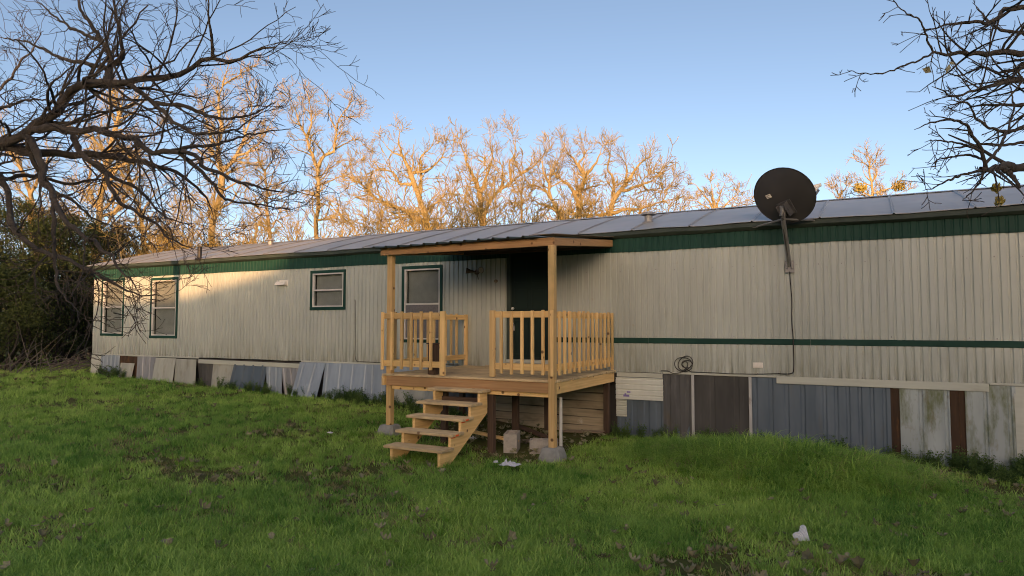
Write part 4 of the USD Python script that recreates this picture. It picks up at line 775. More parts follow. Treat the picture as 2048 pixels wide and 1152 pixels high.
# (label, trunk px, limbs (px, radius, radius), depth, radius of the trunk, seed)
BG = [
 ('tall slender bare tree with a forked crown behind the roof left of centre', [(633, 478), (633, 430), (637, 380), (636, 335)],
  [([(636, 340), (620, 302), (611, 270), (598, 240), (586, 212), (582, 192)], .14, .03), ([(613, 278), (623, 245), (620, 210), (612, 182)], .10, .025), ([(636, 338), (645, 315), (668, 300), (673, 268), (682, 232), (702, 205)], .15, .03),
   ([(668, 300), (690, 288), (712, 278), (728, 290)], .07, .02), ([(674, 262), (660, 235), (655, 205)], .06, .02), ([(635, 392), (606, 382), (585, 386), (566, 380)], .06, .015), ([(636, 372), (662, 362), (690, 352), (718, 365), (738, 385)], .06, .015),
   ([(638, 405), (662, 418), (678, 450), (690, 470)], .05, .015), ([(637, 360), (655, 340), (690, 322), (725, 320)], .06, .015), ([(600, 250), (583, 240), (575, 215)], .05, .015), ([(682, 232), (712, 235), (722, 225)], .05, .015)], 34, .22, 21),
 ('bare tree with orange trunk behind the left part of the roof', [(424, 496), (426, 440), (437, 390), (443, 340), (441, 300), (446, 250)],
  [([(443, 345), (470, 312), (490, 270), (500, 225), (497, 180)], .14, .03), ([(446, 255), (436, 212), (446, 170), (456, 135)], .12, .03), ([(441, 300), (421, 270), (410, 230), (400, 200)], .10, .03), ([(437, 390), (461, 372), (492, 352), (520, 330)], .08, .02), ([(470, 312), (500, 300), (530, 270), (545, 235)], .09, .02), ([(430, 420), (400, 395), (372, 385)], .07, .02), ([(446, 170), (480, 150), (510, 130)], .06, .02)], 30, .24, 22),
 ('thin bare tree between the two taller forked trees', [(540, 486), (537, 430), (533, 385), (528, 340)], [([(533, 388), (546, 352), (561, 318)], .07, .02), ([(528, 342), (515, 310), (521, 268)], .07, .02), ([(540, 450), (562, 438), (588, 425)], .05, .015), ([(537, 432), (514, 415), (498, 402)], .05, .015), ([(539, 460), (515, 450), (500, 455)], .04, .015)], 32, .13, 23),
 ('bare orange tree above the left end of the roof', [(192, 500), (198, 440), (205, 380), (213, 325), (231, 272), (242, 220)], [([(205, 382), (226, 352), (246, 312), (262, 285)], .12, .03), ([(197, 432), (232, 420), (252, 388), (280, 350)], .11, .03), ([(213, 325), (200, 280), (206, 238)], .10, .03), ([(242, 220), (270, 200), (290, 160)], .07, .02), ([(200, 420), (170, 390), (150, 350)], .08, .02)], 27, .22, 24),
 ('leaning bare tree behind the roof vent pipe', [(288, 500), (280, 440), (268, 400), (256, 360), (262, 320)], [([(280, 440), (300, 400), (330, 370)], .08, .02), ([(256, 360), (235, 330), (232, 290)], .08, .02), ([(262, 320), (290, 280), (320, 250)], .07, .02), ([(285, 480), (330, 455), (360, 420)], .07, .02)], 29, .15, 25),
 ('bare orange tree at the far left edge above the evergreen thicket', [(70, 520), (62, 440), (58, 390), (40, 330)], [([(58, 395), (80, 350), (100, 310)], .10, .03), ([(40, 330), (15, 290), (5, 240)], .09, .03), ([(62, 440), (100, 420), (130, 380)], .09, .02), ([(60, 420), (25, 400), (-10, 380)], .09, .02)], 26, .19, 26),
 ('broad gnarled bare oak with low left limb behind the middle of the roof', [(855, 468), (848, 430), (838, 395), (828, 370), (821, 345)],
  [([(850, 448), (815, 425), (786, 414), (743, 390), (719, 363), (708, 335)], .15, .03), ([(821, 345), (806, 312), (797, 278), (800, 262)], .13, .03), ([(838, 395), (843, 345), (840, 318), (856, 300), (868, 281)], .13, .03), ([(828, 370), (804, 368), (786, 346), (758, 335), (742, 318)], .11, .02), ([(855, 462), (822, 435), (798, 436), (767, 440), (744, 456)], .09, .02), ([(842, 345), (870, 330), (890, 300), (893, 285)], .09, .02), ([(806, 312), (780, 300), (768, 285)], .07, .02), ([(743, 390), (722, 392), (700, 402)], .06, .02), ([(719, 363), (700, 366), (690, 372)], .05, .015), ([(845, 420), (880, 400), (905, 370)], .10, .02)], 28, .26, 27),
 ('bare oak with a thick limb rising right behind the porch roof', [(966, 462), (965, 442), (959, 393), (950, 360)], [([(958, 395), (974, 350), (984, 310), (980, 275)], .12, .03), ([(966, 448), (977, 408), (998, 382), (1022, 365), (1041, 347), (1056, 336)], .16, .04), ([(950, 360), (935, 330), (926, 300), (915, 280)], .10, .03), ([(1022, 365), (1020, 330), (1030, 300), (1025, 262)], .08, .02), ([(1041, 347), (1070, 330), (1090, 305)], .08, .02), ([(962, 420), (930, 400), (905, 370)], .08, .02), ([(998, 382), (1005, 340), (995, 310)], .08, .02)], 27, .23, 28),
 ('multi stemmed bare tree low behind the right end of the porch roof', [(1127, 446), (1111, 417), (1100, 395), (1098, 366)], [([(1100, 395), (1080, 375), (1062, 370), (1045, 378)], .08, .02), ([(1098, 366), (1085, 335), (1090, 300)], .08, .02), ([(1111, 417), (1085, 410), (1060, 400), (1040, 405)], .09, .02), ([(1098, 366), (1105, 335), (1118, 320)], .06, .02)], 26, .14, 29),
 ('gnarled bare oak with a crooked trunk right of the porch roof', [(1157, 442), (1155, 400), (1148, 388), (1152, 380), (1163, 382), (1170, 350)], [([(1150, 388), (1138, 371), (1119, 355), (1114, 337)], .12, .03), ([(1170, 352), (1154, 328), (1135, 304), (1127, 284)], .12, .03), ([(1170, 352), (1182, 338), (1198, 313), (1203, 296)], .12, .03), ([(1114, 345), (1095, 350), (1075, 340)], .06, .02), ([(1154, 328), (1168, 310), (1165, 285)], .06, .02), ([(1160, 384), (1190, 372), (1215, 366)], .08, .02)], 27, .20, 30),
 ('spreading bare oak with a long low limb right of the crooked oak', [(1221, 436), (1227, 402), (1240, 382), (1251, 366)], [([(1227, 402), (1226, 356), (1216, 339), (1220, 310), (1212, 298)], .12, .03), ([(1251, 366), (1271, 341), (1288, 320), (1303, 312)], .12, .03), ([(1240, 382), (1283, 369), (1307, 357), (1322, 345)], .11, .03), ([(1224, 430), (1251, 419), (1278, 420), (1297, 408), (1323, 403), (1331, 382), (1345, 365)], .12, .02), ([(1221, 425), (1192, 430), (1189, 406), (1173, 392)], .10, .02), ([(1251, 366), (1253, 335), (1242, 315)], .08, .02), ([(1331, 382), (1350, 372), (1358, 378)], .04, .015), ([(1283, 369), (1300, 380), (1325, 375)], .07, .02)], 27, .22, 31),
 ('small distant bare tree fanning above the roof left of the satellite dish', [(1432, 425), (1428, 405)], [([(1432, 425), (1412, 395), (1395, 375), (1385, 365)], .13, .03), ([(1430, 415), (1425, 390), (1420, 362)], .13, .03), ([(1432, 420), (1440, 392), (1450, 366)], .12, .03), ([(1434, 425), (1462, 400), (1482, 380)], .10, .03), ([(1432, 425), (1405, 410), (1385, 400)], .09, .03), ([(1434, 425), (1470, 412), (1492, 400)], .08, .03)], 45, .25, 32),
 ('distant pale bare tree with two mistletoe clumps right of the dish', [(1745, 398), (1743, 372), (1741, 348), (1739, 330)], [([(1745, 392), (1728, 386), (1718, 378)], .09, .03), ([(1744, 388), (1770, 380), (1790, 372), (1800, 358)], .10, .03), ([(1742, 365), (1752, 350), (1756, 335)], .07, .02), ([(1742, 362), (1730, 350), (1725, 338)], .07, .02), ([(1745, 394), (1785, 390), (1815, 380)], .08, .02)], 42, .16, 33),
 ('thin distant bare tree between the dish and the mistletoe tree', [(1680, 402), (1678, 385)], [([(1679, 392), (1672, 380), (1668, 368)], .06, .02), ([(1678, 390), (1690, 378), (1695, 368)], .06, .02)], 44, .09, 34),
]
BGT = {}
for lab, trunk, limbs, t, rt, seed in BG:
    gens = [dict(g) for g in OAK]
    if t > 40: gens = [dict(OAK[0], n_per_m=3.2, lmax=1.5), dict(OAK[1], nmax=900), dict(OAK[2], nmax=1800)]
    BGT[seed] = guided_tree('bare_tree', lab, trunk, limbs, t, 0.5, seed, rt, gens, 'bark_brown', 'twig_brown', twig_min=0.0070 if t < 40 else 0.0095)
def leaf_ball(c, rad, n, size, r, squash=0.8):
    """Loose clump of small leaf faces through a volume."""
    d = unit(r.normal(size=(n, 3))) * (r.random(n) ** 0.4)[:, None] * rad * np.array([1, 1, squash])
    return leaf_cards(c + d, size, r)
def leaf_cards(pos, size, r, aspect=0.5):
    n = len(pos); a = unit(r.normal(size=(n, 3))); b = unit(np.cross(a, r.normal(size=(n, 3))))
    s = size * r.uniform(0.6, 1.3, n)[:, None]
    nn = np.cross(a, b)
    V = np.stack([pos - a * s * 0.5, pos + b * s * aspect * 0.5 + nn * s * 0.08, pos + a * s * 0.5, pos - b * s * aspect * 0.5 + nn * s * 0.08], 1).reshape(-1, 3)
    k = np.arange(n)[:, None] * 4
    return V, np.vstack([k + [0, 1, 2], k + [0, 2, 3]])
rl = np.random.default_rng(5)
for px, py, lab in ((1719, 376, 'golden mistletoe clump on the left limb of the distant pale tree'), (1797, 372, 'golden mistletoe clump on the right limb of the distant pale tree')):
    obj('mistletoe', leaf_ball(at(px, py, 42.0), 0.42, 420, 0.14, rl), 'moss_gold', label=lab, cat='mistletoe')

# thickets of thin bare stems behind the house: two shapes, instanced
def thicket(path, seed, h, n, spread, bark='twig_brown', keep=None):
    r = np.random.default_rng(seed); P = []
    for _ in range(n):
        b = np.array([r.normal() * spread * 0.35, r.normal() * spread * 0.25, -0.1]); lean = r.normal(size=2) * 0.35
        hh = h * r.uniform(0.6, 1.05); z = np.linspace(0, 1, 8)[:, None]
        P.append(b + z * np.array([lean[0] * hh, lean[1] * hh, hh]) + np.vstack([np.zeros(3), np.cumsum(r.normal(size=(7, 3)) * 0.05 * h / 4, 0)]))
    P = np.array(P); R = np.linspace(0.030, 0.008, 8)[None].repeat(n, 0)
    g1 = grow(P, R, 3.0, 0.38, (25, 60), 0.22, 0.10, r, M=6, lmin=0.4); g2 = grow(*g1, 5.0, 0.5, (25, 60), 0.25, 0.06, r, M=4, lmin=0.25, nmax=5000)
    return tubes(P, R, 5), join(tubes(g1[0], np.maximum(g1[1], 0.010), 3), tubes(g2[0], np.maximum(g2[1], 0.0095), 3))
protos = {}
def place_thicket(kind, px, t, zg, sc, rot, label):
    p = at(px, 600, t); p[2] = zg
    path = path_for('bare_shrub')
    x = UsdGeom.Xform.Define(stage, path)
    x.AddTranslateOp().Set(Gf.Vec3d(*map(float, p))); x.AddRotateZOp().Set(rot); x.AddScaleOp().Set(Gf.Vec3f(sc, sc, sc))
    tag(x.GetPrim(), label, 'shrub', 'bare shrubs behind the house')
    x.GetPrim().GetReferences().AddInternalReference('/World/Looks/shrub_shapes/' + kind)
    x.GetPrim().SetInstanceable(True)
for kind, seed, h, n, spr in (('upright', 61, 5.0, 9, 2.4), ('spreading', 62, 4.4, 12, 3.4)):
    cp = f'/World/Looks/shrub_shapes/{kind}'
    stage.CreateClassPrim('/World/Looks/shrub_shapes'); stage.CreateClassPrim(cp)
    a, b = thicket(cp, seed, h * 1.18, n + 4, spr)
    usdkit.mesh(stage, cp + '/stems', a, '/World/Looks/bark_brown', smooth=True)
    tp_ = usdkit.mesh(stage, cp + '/twigs', b, '/World/Looks/twig_brown'); tp_.GetPrim().SetCustomDataByKey('kind', 'stuff')
SH = [('upright', 470, 25, .95, 20), ('spreading', 520, 27, 1.0, 80), ('spreading', 585, 26, .95, 200), ('upright', 690, 29, .9, 140), ('spreading', 760, 25, .98, 300), ('upright', 815, 26, 1.05, 40), ('spreading', 880, 24, 1.12, 10), ('upright', 920, 25, 1.15, 250), ('spreading', 985, 24, 1.10, 120), ('spreading', 1045, 24.5, 1.16, 330), ('upright', 1090, 25, 1.15, 75), ('spreading', 1190, 26, 1.12, 180), ('spreading', 1275, 27, 1.15, 15), ('upright', 1345, 29, 1.15, 100), ('spreading', 300, 24, .95, 210), ('upright', 240, 25, .95, 60), ('upright', 360, 26, .95, 320), ('spreading', 120, 27, 1.0, 30)]
SHL = ['left of the thin bare tree', 'below the thin bare tree', 'between the thin tree and the tall forked tree', 'just right of the tall forked tree', 'under the low limb of the broad oak', 'left of the broad oak trunk', 'right of the broad oak trunk', 'left of the oak with the thick limb', 'under the thick rising limb', 'behind the ridge above the porch beam', 'beside the multi stemmed tree', 'between the crooked oak and the spreading oak', 'under the long low limb of the spreading oak', 'at the right tip of the long low limb', 'above the second window at the left end', 'above the leftmost window', 'behind the thin roof pipe', 'over the evergreen thicket at the far left']
for (k, px, t, sc, rot), l in zip(SH, SHL): place_thicket(k, px, t, 0.5, sc, rot, 'bare orange twiggy shrub ' + l)

# evergreen thicket left of the house
def evergreen(px, t, h, w, seed, label, m='evergreen', n=9000, zg=0.55, leaf=0.085):
    r = np.random.default_rng(seed)
    c = at(px, 600, t); c[2] = zg
    th = thing('evergreen_shrub', label, 'shrub', c)
    P = []
    for _ in range(8):
        z = np.linspace(0, 1, 7)[:, None]; lean = r.normal(size=2) * 0.22
        P.append(c + (r.normal() * .2, r.normal() * .2, -0.1) + z * np.array([lean[0] * h, lean[1] * h, h * r.uniform(.6, .95)]) + np.vstack([np.zeros(3), np.cumsum(r.normal(size=(6, 3)) * 0.08, 0)]))
    P = np.array(P); R = np.linspace(0.055, 0.012, 7)[None].repeat(8, 0)
    g1 = grow(P, R, 1.8, 0.4, (30, 75), 0.2, 0.03, r, M=5, lmin=0.3)
    obj('stems', join(tubes(P, R, 6), tubes(g1[0], np.maximum(g1[1], .006), 3)), 'bark_grey', th, smooth=True)
    nc = 70
    cz = r.random(nc) ** 0.8; a = r.uniform(0, 2 * np.pi, nc); prof = np.sin(np.clip(cz * 0.9 + 0.12, 0, 1) * np.pi) ** 0.55
    cr = w / 2 * prof * np.sqrt(r.uniform(0.25, 1.0, nc))
    C = c + np.stack([cr * np.cos(a), cr * np.sin(a) * 0.8, (0.06 + 0.94 * cz) * h], 1)
    who = r.integers(0, nc, n); rad = r.uniform(0.25, 0.62, nc)[who] * min(w, 3) / 3 * 1.15
    pos = C[who] + unit(r.normal(size=(n, 3))) * (r.random(n) ** 0.45 * rad)[:, None] * (1, 1, 0.7)
    pos = pos[pos[:, 2] > zg + 0.1]
    obj('foliage', leaf_cards(pos, leaf, r), m, th)
EV = [(-30, 20, 4.9, 4.2, 'evergreen'), (40, 21.5, 5.1, 3.8, 'evergreen'), (95, 20.5, 4.3, 3.4, 'evergreen'), (140, 22.5, 4.7, 3.6, 'evergreen'), (178, 23.5, 4.6, 3.2, 'evergreen'), (215, 25, 4.6, 3.4, 'evergreen'), (10, 19, 2.8, 2.8, 'evergreen'), (120, 25, 5.6, 3.6, 'evergreen_gold'), (235, 27, 5.2, 3.4, 'evergreen_gold'), (330, 27, 4.9, 3.6, 'evergreen_gold'), (-90, 20, 5.2, 4.0, 'evergreen'), (60, 26, 5.9, 4.0, 'evergreen_gold'), (420, 29, 4.9, 3.0, 'evergreen_gold')]
EVL = ['tall dark evergreen shrub cut by the left edge of the view', 'tall dark evergreen shrub second from the left edge', 'rounded dark evergreen shrub in the middle of the left thicket', 'dark evergreen shrub with yellowed top near the house corner', 'dark evergreen shrub touching the left corner of the house', 'dark evergreen shrub behind the left corner of the house', 'low dark evergreen shrub at the left edge of the lawn', 'golden evergreen shrub rising behind the left thicket', 'golden evergreen shrub behind the left gable', 'golden evergreen shrub above the second window', 'dark evergreen shrub outside the left edge', 'golden evergreen shrub behind the far left shrubs', 'golden evergreen shrub under the orange trunked tree']
for k, ((px, t, h, w, m), l) in enumerate(zip(EV, EVL)): evergreen(px, t, h, w, 300 + k, l, m)
# dead brush at its foot
rb = np.random.default_rng(91)
for k, (px, t, n, lab) in enumerate(((140, 19.0, 46, 'heap of grey dead branches at the foot of the left thicket'), (40, 18.5, 26, 'few pale dead stems leaning in front of the left thicket'))):
    c = at(px, 740, t); c[2] = float(ground_z(c[0], c[1]))
    P = []
    for _ in range(n):
        a = rb.uniform(0, np.pi); L = rb.uniform(0.5, 1.7); el = abs(rb.normal()) * 0.25 if k == 0 else rb.uniform(.6, 1.2)
        d = np.array([np.cos(a) * np.cos(el), np.sin(a) * np.cos(el), np.sin(el)])
        s0_ = c + rb.normal(size=3) * (0.9, 0.35, 0.0) + (0, 0, 0.04 + rb.random() * 0.28 * (k == 0))
        P.append(s0_ + np.linspace(-0.3, 0.7, 6)[:, None] * d * L * (1.0 if k == 0 else 1.3) + np.cumsum(rb.normal(size=(6, 3)) * 0.03, 0))
    P = np.array(P)
    obj('dead_brush', tubes(P, np.linspace(0.013, 0.004, 6)[None].repeat(n, 0), 4), 'dead_twig', label=lab, cat='brush')

# foreground trees -----------------------------------------------------------
def near_tree(name, label, base, trunk_top, limbs, seed, gens, r_trunk, twig_min, side_name='limb', upto=99):
    r = np.random.default_rng(seed)
    th = thing(name, label, 'tree', base)
    TP, TR = main_limb([np.array(base) - (0, 0, .15), (np.array(base) + trunk_top) / 2 + (0.1, 0.05, 0), trunk_top, trunk_top + (0.1, 0.1, 1.4)], r_trunk, r_trunk * 0.55, 20, r, 0.08)
    obj('trunk', tubes(TP, TR, 12), 'bark_grey', th, smooth=True)
    P0, R0 = [], []
    for pts, ra, rb_, t0, t1 in limbs:
        n = len(pts)
        q_ = [np.asarray(p_, float) if len(p_) == 3 else at(p_[0], p_[1], t0 + (t1 - t0) * (k / max(n - 1, 1))) for k, p_ in enumerate(pts)]
        if P0 and -100 < pts[0][0] < 2048:
            allp = np.concatenate(P0); q_ = np.array(q_); j_ = np.linalg.norm(allp - q_[0], axis=1).argmin(); dl = allp[j_] - q_[0]
            if np.linalg.norm(dl) < 0.9: q_ = q_ + dl * (np.linspace(1, 0, len(q_)) ** 1.5)[:, None]; ra = min(ra, np.concatenate(R0)[j_] * 0.9)
        P, _ = main_limb(q_, ra, rb_, 40, r, 0.24); R = rb_ * 0.4 + (ra - rb_ * 0.4) * np.linspace(1, 0, 40) ** 0.75; R = R * (1 + 0.16 * (r.random(40) - 0.5)); R[1:-1] *= 1 + 0.25 * (r.random(38) > 0.88)
        if pts[0][0] < -100 or pts[0][0] > 2150: 
            d2 = np.linalg.norm(TP - P[0], axis=1); P[0] = TP[d2.argmin()]
        tv, tf = tubes(P, R, 10); tv = tv + 0.22 * np.repeat(R, 10)[:, None] * (meshkit.noise(tv * 28, 3)[:, None] - 0.5) * r.normal(size=tv.shape)
        obj('limb', (tv, tf), 'bark_grey', th, smooth=True)
        P0.append(P); R0.append(R)
    gen = (np.array(P0), np.array(R0)); tw = []
    for k, g in enumerate(gens):
        gen = grow(*gen, r=r, **g); rad = np.maximum(gen[1], twig_min); gen = (gen[0], rad)
        tw.append(tubes(gen[0], rad, (6, 4, 3, 3)[k]))
    obj('branches', tw[0], 'bark_grey', th, smooth=True, kind='stuff')
    obj('twigs', join(*tw[1:]), 'twig_grey', th, kind='stuff')
    return th
tl = at(-800, 330, 7.0); tb = np.array([tl[0], tl[1], 0.02])
LF = [
 ([(-330, 420), (-150, 330), (0, 285), (60, 262), (95, 230), (130, 195), (180, 170), (235, 168), (300, 165), (350, 146), (400, 128), (450, 115), (510, 100), (556, 94)], .067, .010, 7.0, 6.0),
 ([(178, 172), (200, 130), (196, 95), (180, 60), (160, 20), (150, -40)], .034, .012, 6.3, 6.8),
 ([(205, 118), (235, 105), (233, 60), (225, 0), (215, -50)], .024, .010, 6.4, 6.0),
 ([(392, 132), (405, 85), (411, 40), (417, -10)], .020, .008, 6.1, 5.8),
 ([(200, 130), (160, 121), (120, 114), (60, 86), (0, 76)], .022, .008, 6.4, 7.0),
 ([(190, 95), (150, 70), (110, 38), (70, -5)], .018, .007, 6.6, 7.2),
 ([(0, 288), (60, 266), (130, 268), (200, 275), (260, 290), (300, 308), (370, 312), (420, 340), (480, 368), (562, 385)], .053, .012, 6.7, 5.6),
 ([(235, 180), (290, 215), (335, 250), (400, 272), (460, 262), (520, 225)], .024, .007, 6.3, 5.8),
 ([(320, 180), (372, 194), (430, 226), (490, 230), (548, 205)], .022, .007, 6.2, 6.6),
 ([(-10, 292), (50, 300), (110, 308), (200, 310), (280, 325), (350, 345), (400, 380), (430, 430)], .045, .008, 6.9, 7.3),
 ([(-10, 300), (30, 340), (45, 375), (62, 398), (90, 428), (115, 455), (170, 490), (210, 515), (240, 548), (275, 578)], .036, .007, 6.4, 5.6),
 ([(-60, 320), (5, 380), (20, 450), (50, 490), (92, 512), (130, 522), (170, 540), (212, 560), (255, 580), (330, 592)], .034, .006, 6.8, 6.0),
 ([(60, 300), (72, 340), (100, 385), (150, 410), (190, 440), (240, 455)], .026, .007, 6.8, 7.4),
 ([(130, 310), (150, 345), (200, 370), (230, 420), (300, 450), (340, 480), (390, 500)], .026, .006, 6.5, 6.1),
 ([(200, 310), (240, 350), (290, 380), (330, 430), (380, 450)], .024, .006, 6.6, 7.0),
 ([(330, 312), (380, 300), (440, 290), (500, 270), (560, 262)], .022, .006, 6.2, 6.8),
 ([(40, 420), (62, 480), (78, 530), (100, 580), (130, 602), (160, 625)], .020, .005, 6.2, 5.7),
 ([(-30, 240), (0, 180), (40, 130), (70, 90), (90, 60)], .022, .006, 7.2, 7.8),
 ([(-80, 300), (-20, 230), (20, 215), (70, 200), (120, 215)], .030, .007, 7.0, 6.4),
 ([(360, 312), (400, 345), (430, 375), (450, 400), (520, 410), (575, 420)], .020, .006, 6.0, 6.4),
 ([(-20, 330), (30, 370), (80, 360), (140, 370), (200, 360), (270, 400)], .026, .006, 7.1, 7.6)]
FGG = [dict(n_per_m=6.0, ratio=0.40, ang=(30, 65), gnarl=0.17, up=0.05, M=10, smin=0.16, lmax=0.95, lmin=0.28, rr=0.42, kr=0.017, tips=2, tipl=0.10), dict(n_per_m=7.0, ratio=0.46, ang=(28, 60), gnarl=0.17, up=0.02, M=6, lmin=0.18), dict(n_per_m=8.0, ratio=0.5, ang=(25, 60), gnarl=0.15, up=-0.03, M=4, lmin=0.13, nmax=22000)]
near_tree('near_tree', 'near bare tree reaching in from the left edge with dark lichened limbs', tb, tl, LF, 41, FGG, 0.19, 0.0024)
tr_ = at(2330, 250, 5.2); trb = np.array([tr_[0], tr_[1], -0.02])
RF = [
 ([(2320, 150), (2180, 110), (2048, 104), (1956, 107), (1869, 107)], .036, .019, 5.2, 4.6),
 ([(1869, 107), (1856, 80), (1849, 58), (1839, 40), (1810, 25), (1785, -5)], .016, .006, 4.6, 4.4),
 ([(1869, 107), (1843, 122), (1818, 129), (1788, 142), (1756, 148), (1723, 146), (1694, 140)], .014, .004, 4.6, 4.5),
 ([(2310, 60), (2150, 20), (2048, 15), (2010, 17), (1985, 40), (1960, 48), (1925, 45), (1890, 52), (1845, 58)], .030, .006, 5.2, 4.9),
 ([(2130, 70), (2048, 65), (2000, 60), (1970, 35), (1950, 10)], .018, .006, 5.0, 5.2),
 ([(2320, 210), (2150, 165), (2048, 164), (2007, 168), (1971, 175), (1942, 182), (1905, 188), (1860, 178)], .026, .005, 5.2, 4.6),
 ([(2200, 200), (2048, 210), (1985, 210), (1956, 211), (1920, 225)], .022, .006, 5.1, 5.3),
 ([(2330, 300), (2180, 340), (2048, 335), (1996, 334), (1968, 338)], .050, .030, 5.2, 4.5),
 ([(1985, 330), (1971, 288), (1952, 266), (1938, 248), (1905, 238), (1876, 241), (1829, 260)], .026, .004, 4.5, 4.3),
 ([(1989, 322), (2014, 286), (2025, 248), (2029, 205), (2020, 160)], .020, .006, 4.5, 4.9),
 ([(2042, 338), (2040, 355), (2039, 376)], .024, .020, 4.6, 4.55),
 ([(1985, 335), (1940, 345), (1900, 360), (1868, 375), (1845, 380)], .010, .003, 4.5, 4.2),
 ([(1980, 322), (1930, 310), (1880, 318), (1860, 340)], .010, .003, 4.5, 4.8),
 ([(1975, 300), (1930, 285), (1880, 280), (1850, 283)], .009, .003, 4.5, 4.2),
 ([(1972, 340), (1962, 365), (1935, 392), (1925, 400)], .008, .003, 4.5, 4.3),
 ([(2060, 250), (2000, 262), (1960, 245), (1930, 205), (1895, 200)], .014, .004, 5.0, 4.7),
 ([(2060, 280), (2010, 290), (1960, 288), (1910, 296), (1875, 300)], .012, .004, 4.9, 5.2),
 ([(2060, 130), (2000, 145), (1960, 135), (1925, 150), (1895, 145)], .013, .004, 5.0, 5.3)]
RFG = [dict(n_per_m=7.5, ratio=0.30, ang=(35, 70), gnarl=0.10, up=0.02, M=6, smin=0.12, lmax=0.8, lmin=0.14), dict(n_per_m=9.0, ratio=0.40, ang=(30, 65), gnarl=0.11, up=0.02, M=4, lmin=0.06), dict(n_per_m=4.0, ratio=0.4, ang=(30, 60), gnarl=0.10, up=0.0, M=3, lmin=0.04, nmax=1200)]
near_tree('near_tree', 'near bare tree reaching in from the upper right edge with knobbly twigs', trb, tr_, RF, 42, RFG, 0.16, 0.0022)
def near_leaf(px, py, t, label, m='dead_leaf', s=0.06, n=3):
    r = np.random.default_rng(int(px)); c = at(px, py, t)
    obj('hanging_leaf', leaf_cards(c + r.normal(size=(n, 3)) * s * 0.35, s * 1.2, r, 0.6), m, label=label, cat='leaf')
near_leaf(1857, 137, 4.55, 'curled brown dead leaf hanging below the highest long right limb', n=5, s=.05)
near_leaf(1898, 128, 4.6, 'flat brown dead leaf on the right tree above the curled leaf', n=2, s=.05)
for px, py, lab in ((1993, 376, 'yellow lichen tuft hanging under the sawn limb of the right tree'), (1999, 402, 'lower yellow lichen tuft hanging over the roof edge')):
    obj('lichen_tuft', leaf_ball(at(px, py, 4.55), 0.032, 160, 0.022, rl, 1.1), 'moss_gold', label=lab, cat='lichen')
obj('hanging_twig', tubes(smooth_line([at(1987, 340, 4.5), at(1994, 370, 4.5), at(1998, 405, 4.5), at(1975, 425, 4.5), at(1962, 432, 4.5)], 16), np.linspace(.004, .002, 16), 5), 'twig_grey', label='thin twig hanging from the sawn right limb over the roof', cat='twig')

# ------------------------------------------------------------------ grass, weeds, fallen leaves
def blades(n, h, w, bend, spread, r, seg=3):
    V, Fc, o = [], [], 0
    for _ in range(n):
        a, c = r.uniform(0, 2 * np.pi, 2); rad = spread * math.sqrt(r.random())
        b = np.array([rad * math.cos(c), rad * math.sin(c), -0.01]); hh = h * r.uniform(0.5, 1.15); bd = bend * r.uniform(0.3, 1.4); lean = r.normal(size=2) * 0.22
        dx = np.array([math.cos(a), math.sin(a), 0]); sd = np.array([-dx[1], dx[0], 0])
        for k in range(seg + 1):
            t = k / seg
            c_ = b + dx * bd * hh * t * t + np.array([lean[0] * hh * t, lean[1] * hh * t, hh * (t - 0.45 * min(bd, 1.3) * t ** 3)])
            ww = w * (1 - t) ** 0.6 / 2
            if k < seg: V += [c_ - sd * ww, c_ + sd * ww]
            else: V.append(c_)
        for k in range(seg - 1): Fc += [[o + 2 * k, o + 2 * k + 1, o + 2 * k + 3], [o + 2 * k, o + 2 * k + 3, o + 2 * k + 2]]
        Fc.append([o + 2 * seg - 2, o + 2 * seg - 1, o + 2 * seg]); o += 2 * seg + 1
    return np.array(V), np.array(Fc)
def instancer(name, protos_, pos, idx, rotz, scale, label, tilt=None, cat=None):
    path = path_for(name)
    pi = UsdGeom.PointInstancer.Define(stage, path)
    rels = []
    for k, (nm, mesh, m) in enumerate(protos_):
        pp = path_for(nm, path + '/shapes'); usdkit.mesh(stage, pp, mesh, '/World/Looks/' + m); rels.append(pp)
    pi.CreatePrototypesRel().SetTargets([Sdf.Path(x) for x in rels])
    pi.CreatePositionsAttr(Vt.Vec3fArray.FromNumpy(pos.astype(np.float32)))
    pi.CreateProtoIndicesAttr(Vt.IntArray.FromNumpy(idx.astype(np.int32)))
    qz = np.stack([np.cos(rotz / 2), 0 * rotz, 0 * rotz, np.sin(rotz / 2)], 1)
    if tilt is not None:
        ax = tilt[0]; an = tilt[1]; qt = np.stack([np.cos(an / 2), np.cos(ax) * np.sin(an / 2), np.sin(ax) * np.sin(an / 2), 0 * an], 1)
        w1, x1, y1, z1 = qt.T; w2, x2, y2, z2 = qz.T
        qz = np.stack([w1 * w2 - x1 * x2 - y1 * y2 - z1 * z2, w1 * x2 + x1 * w2 + y1 * z2 - z1 * y2, w1 * y2 - x1 * z2 + y1 * w2 + z1 * x2, w1 * z2 + x1 * y2 - y1 * x2 + z1 * w2], 1)
    pi.CreateOrientationsAttr(Vt.QuathArray([Gf.Quath(float(a), float(b), float(c), float(d)) for a, b, c, d in qz]))
    pi.CreateScalesAttr(Vt.Vec3fArray.FromNumpy(np.repeat(scale[:, None], 3, 1).astype(np.float32)))
    return tag(pi.GetPrim(), label, cat, None, 'stuff')
rg = np.random.default_rng(77)
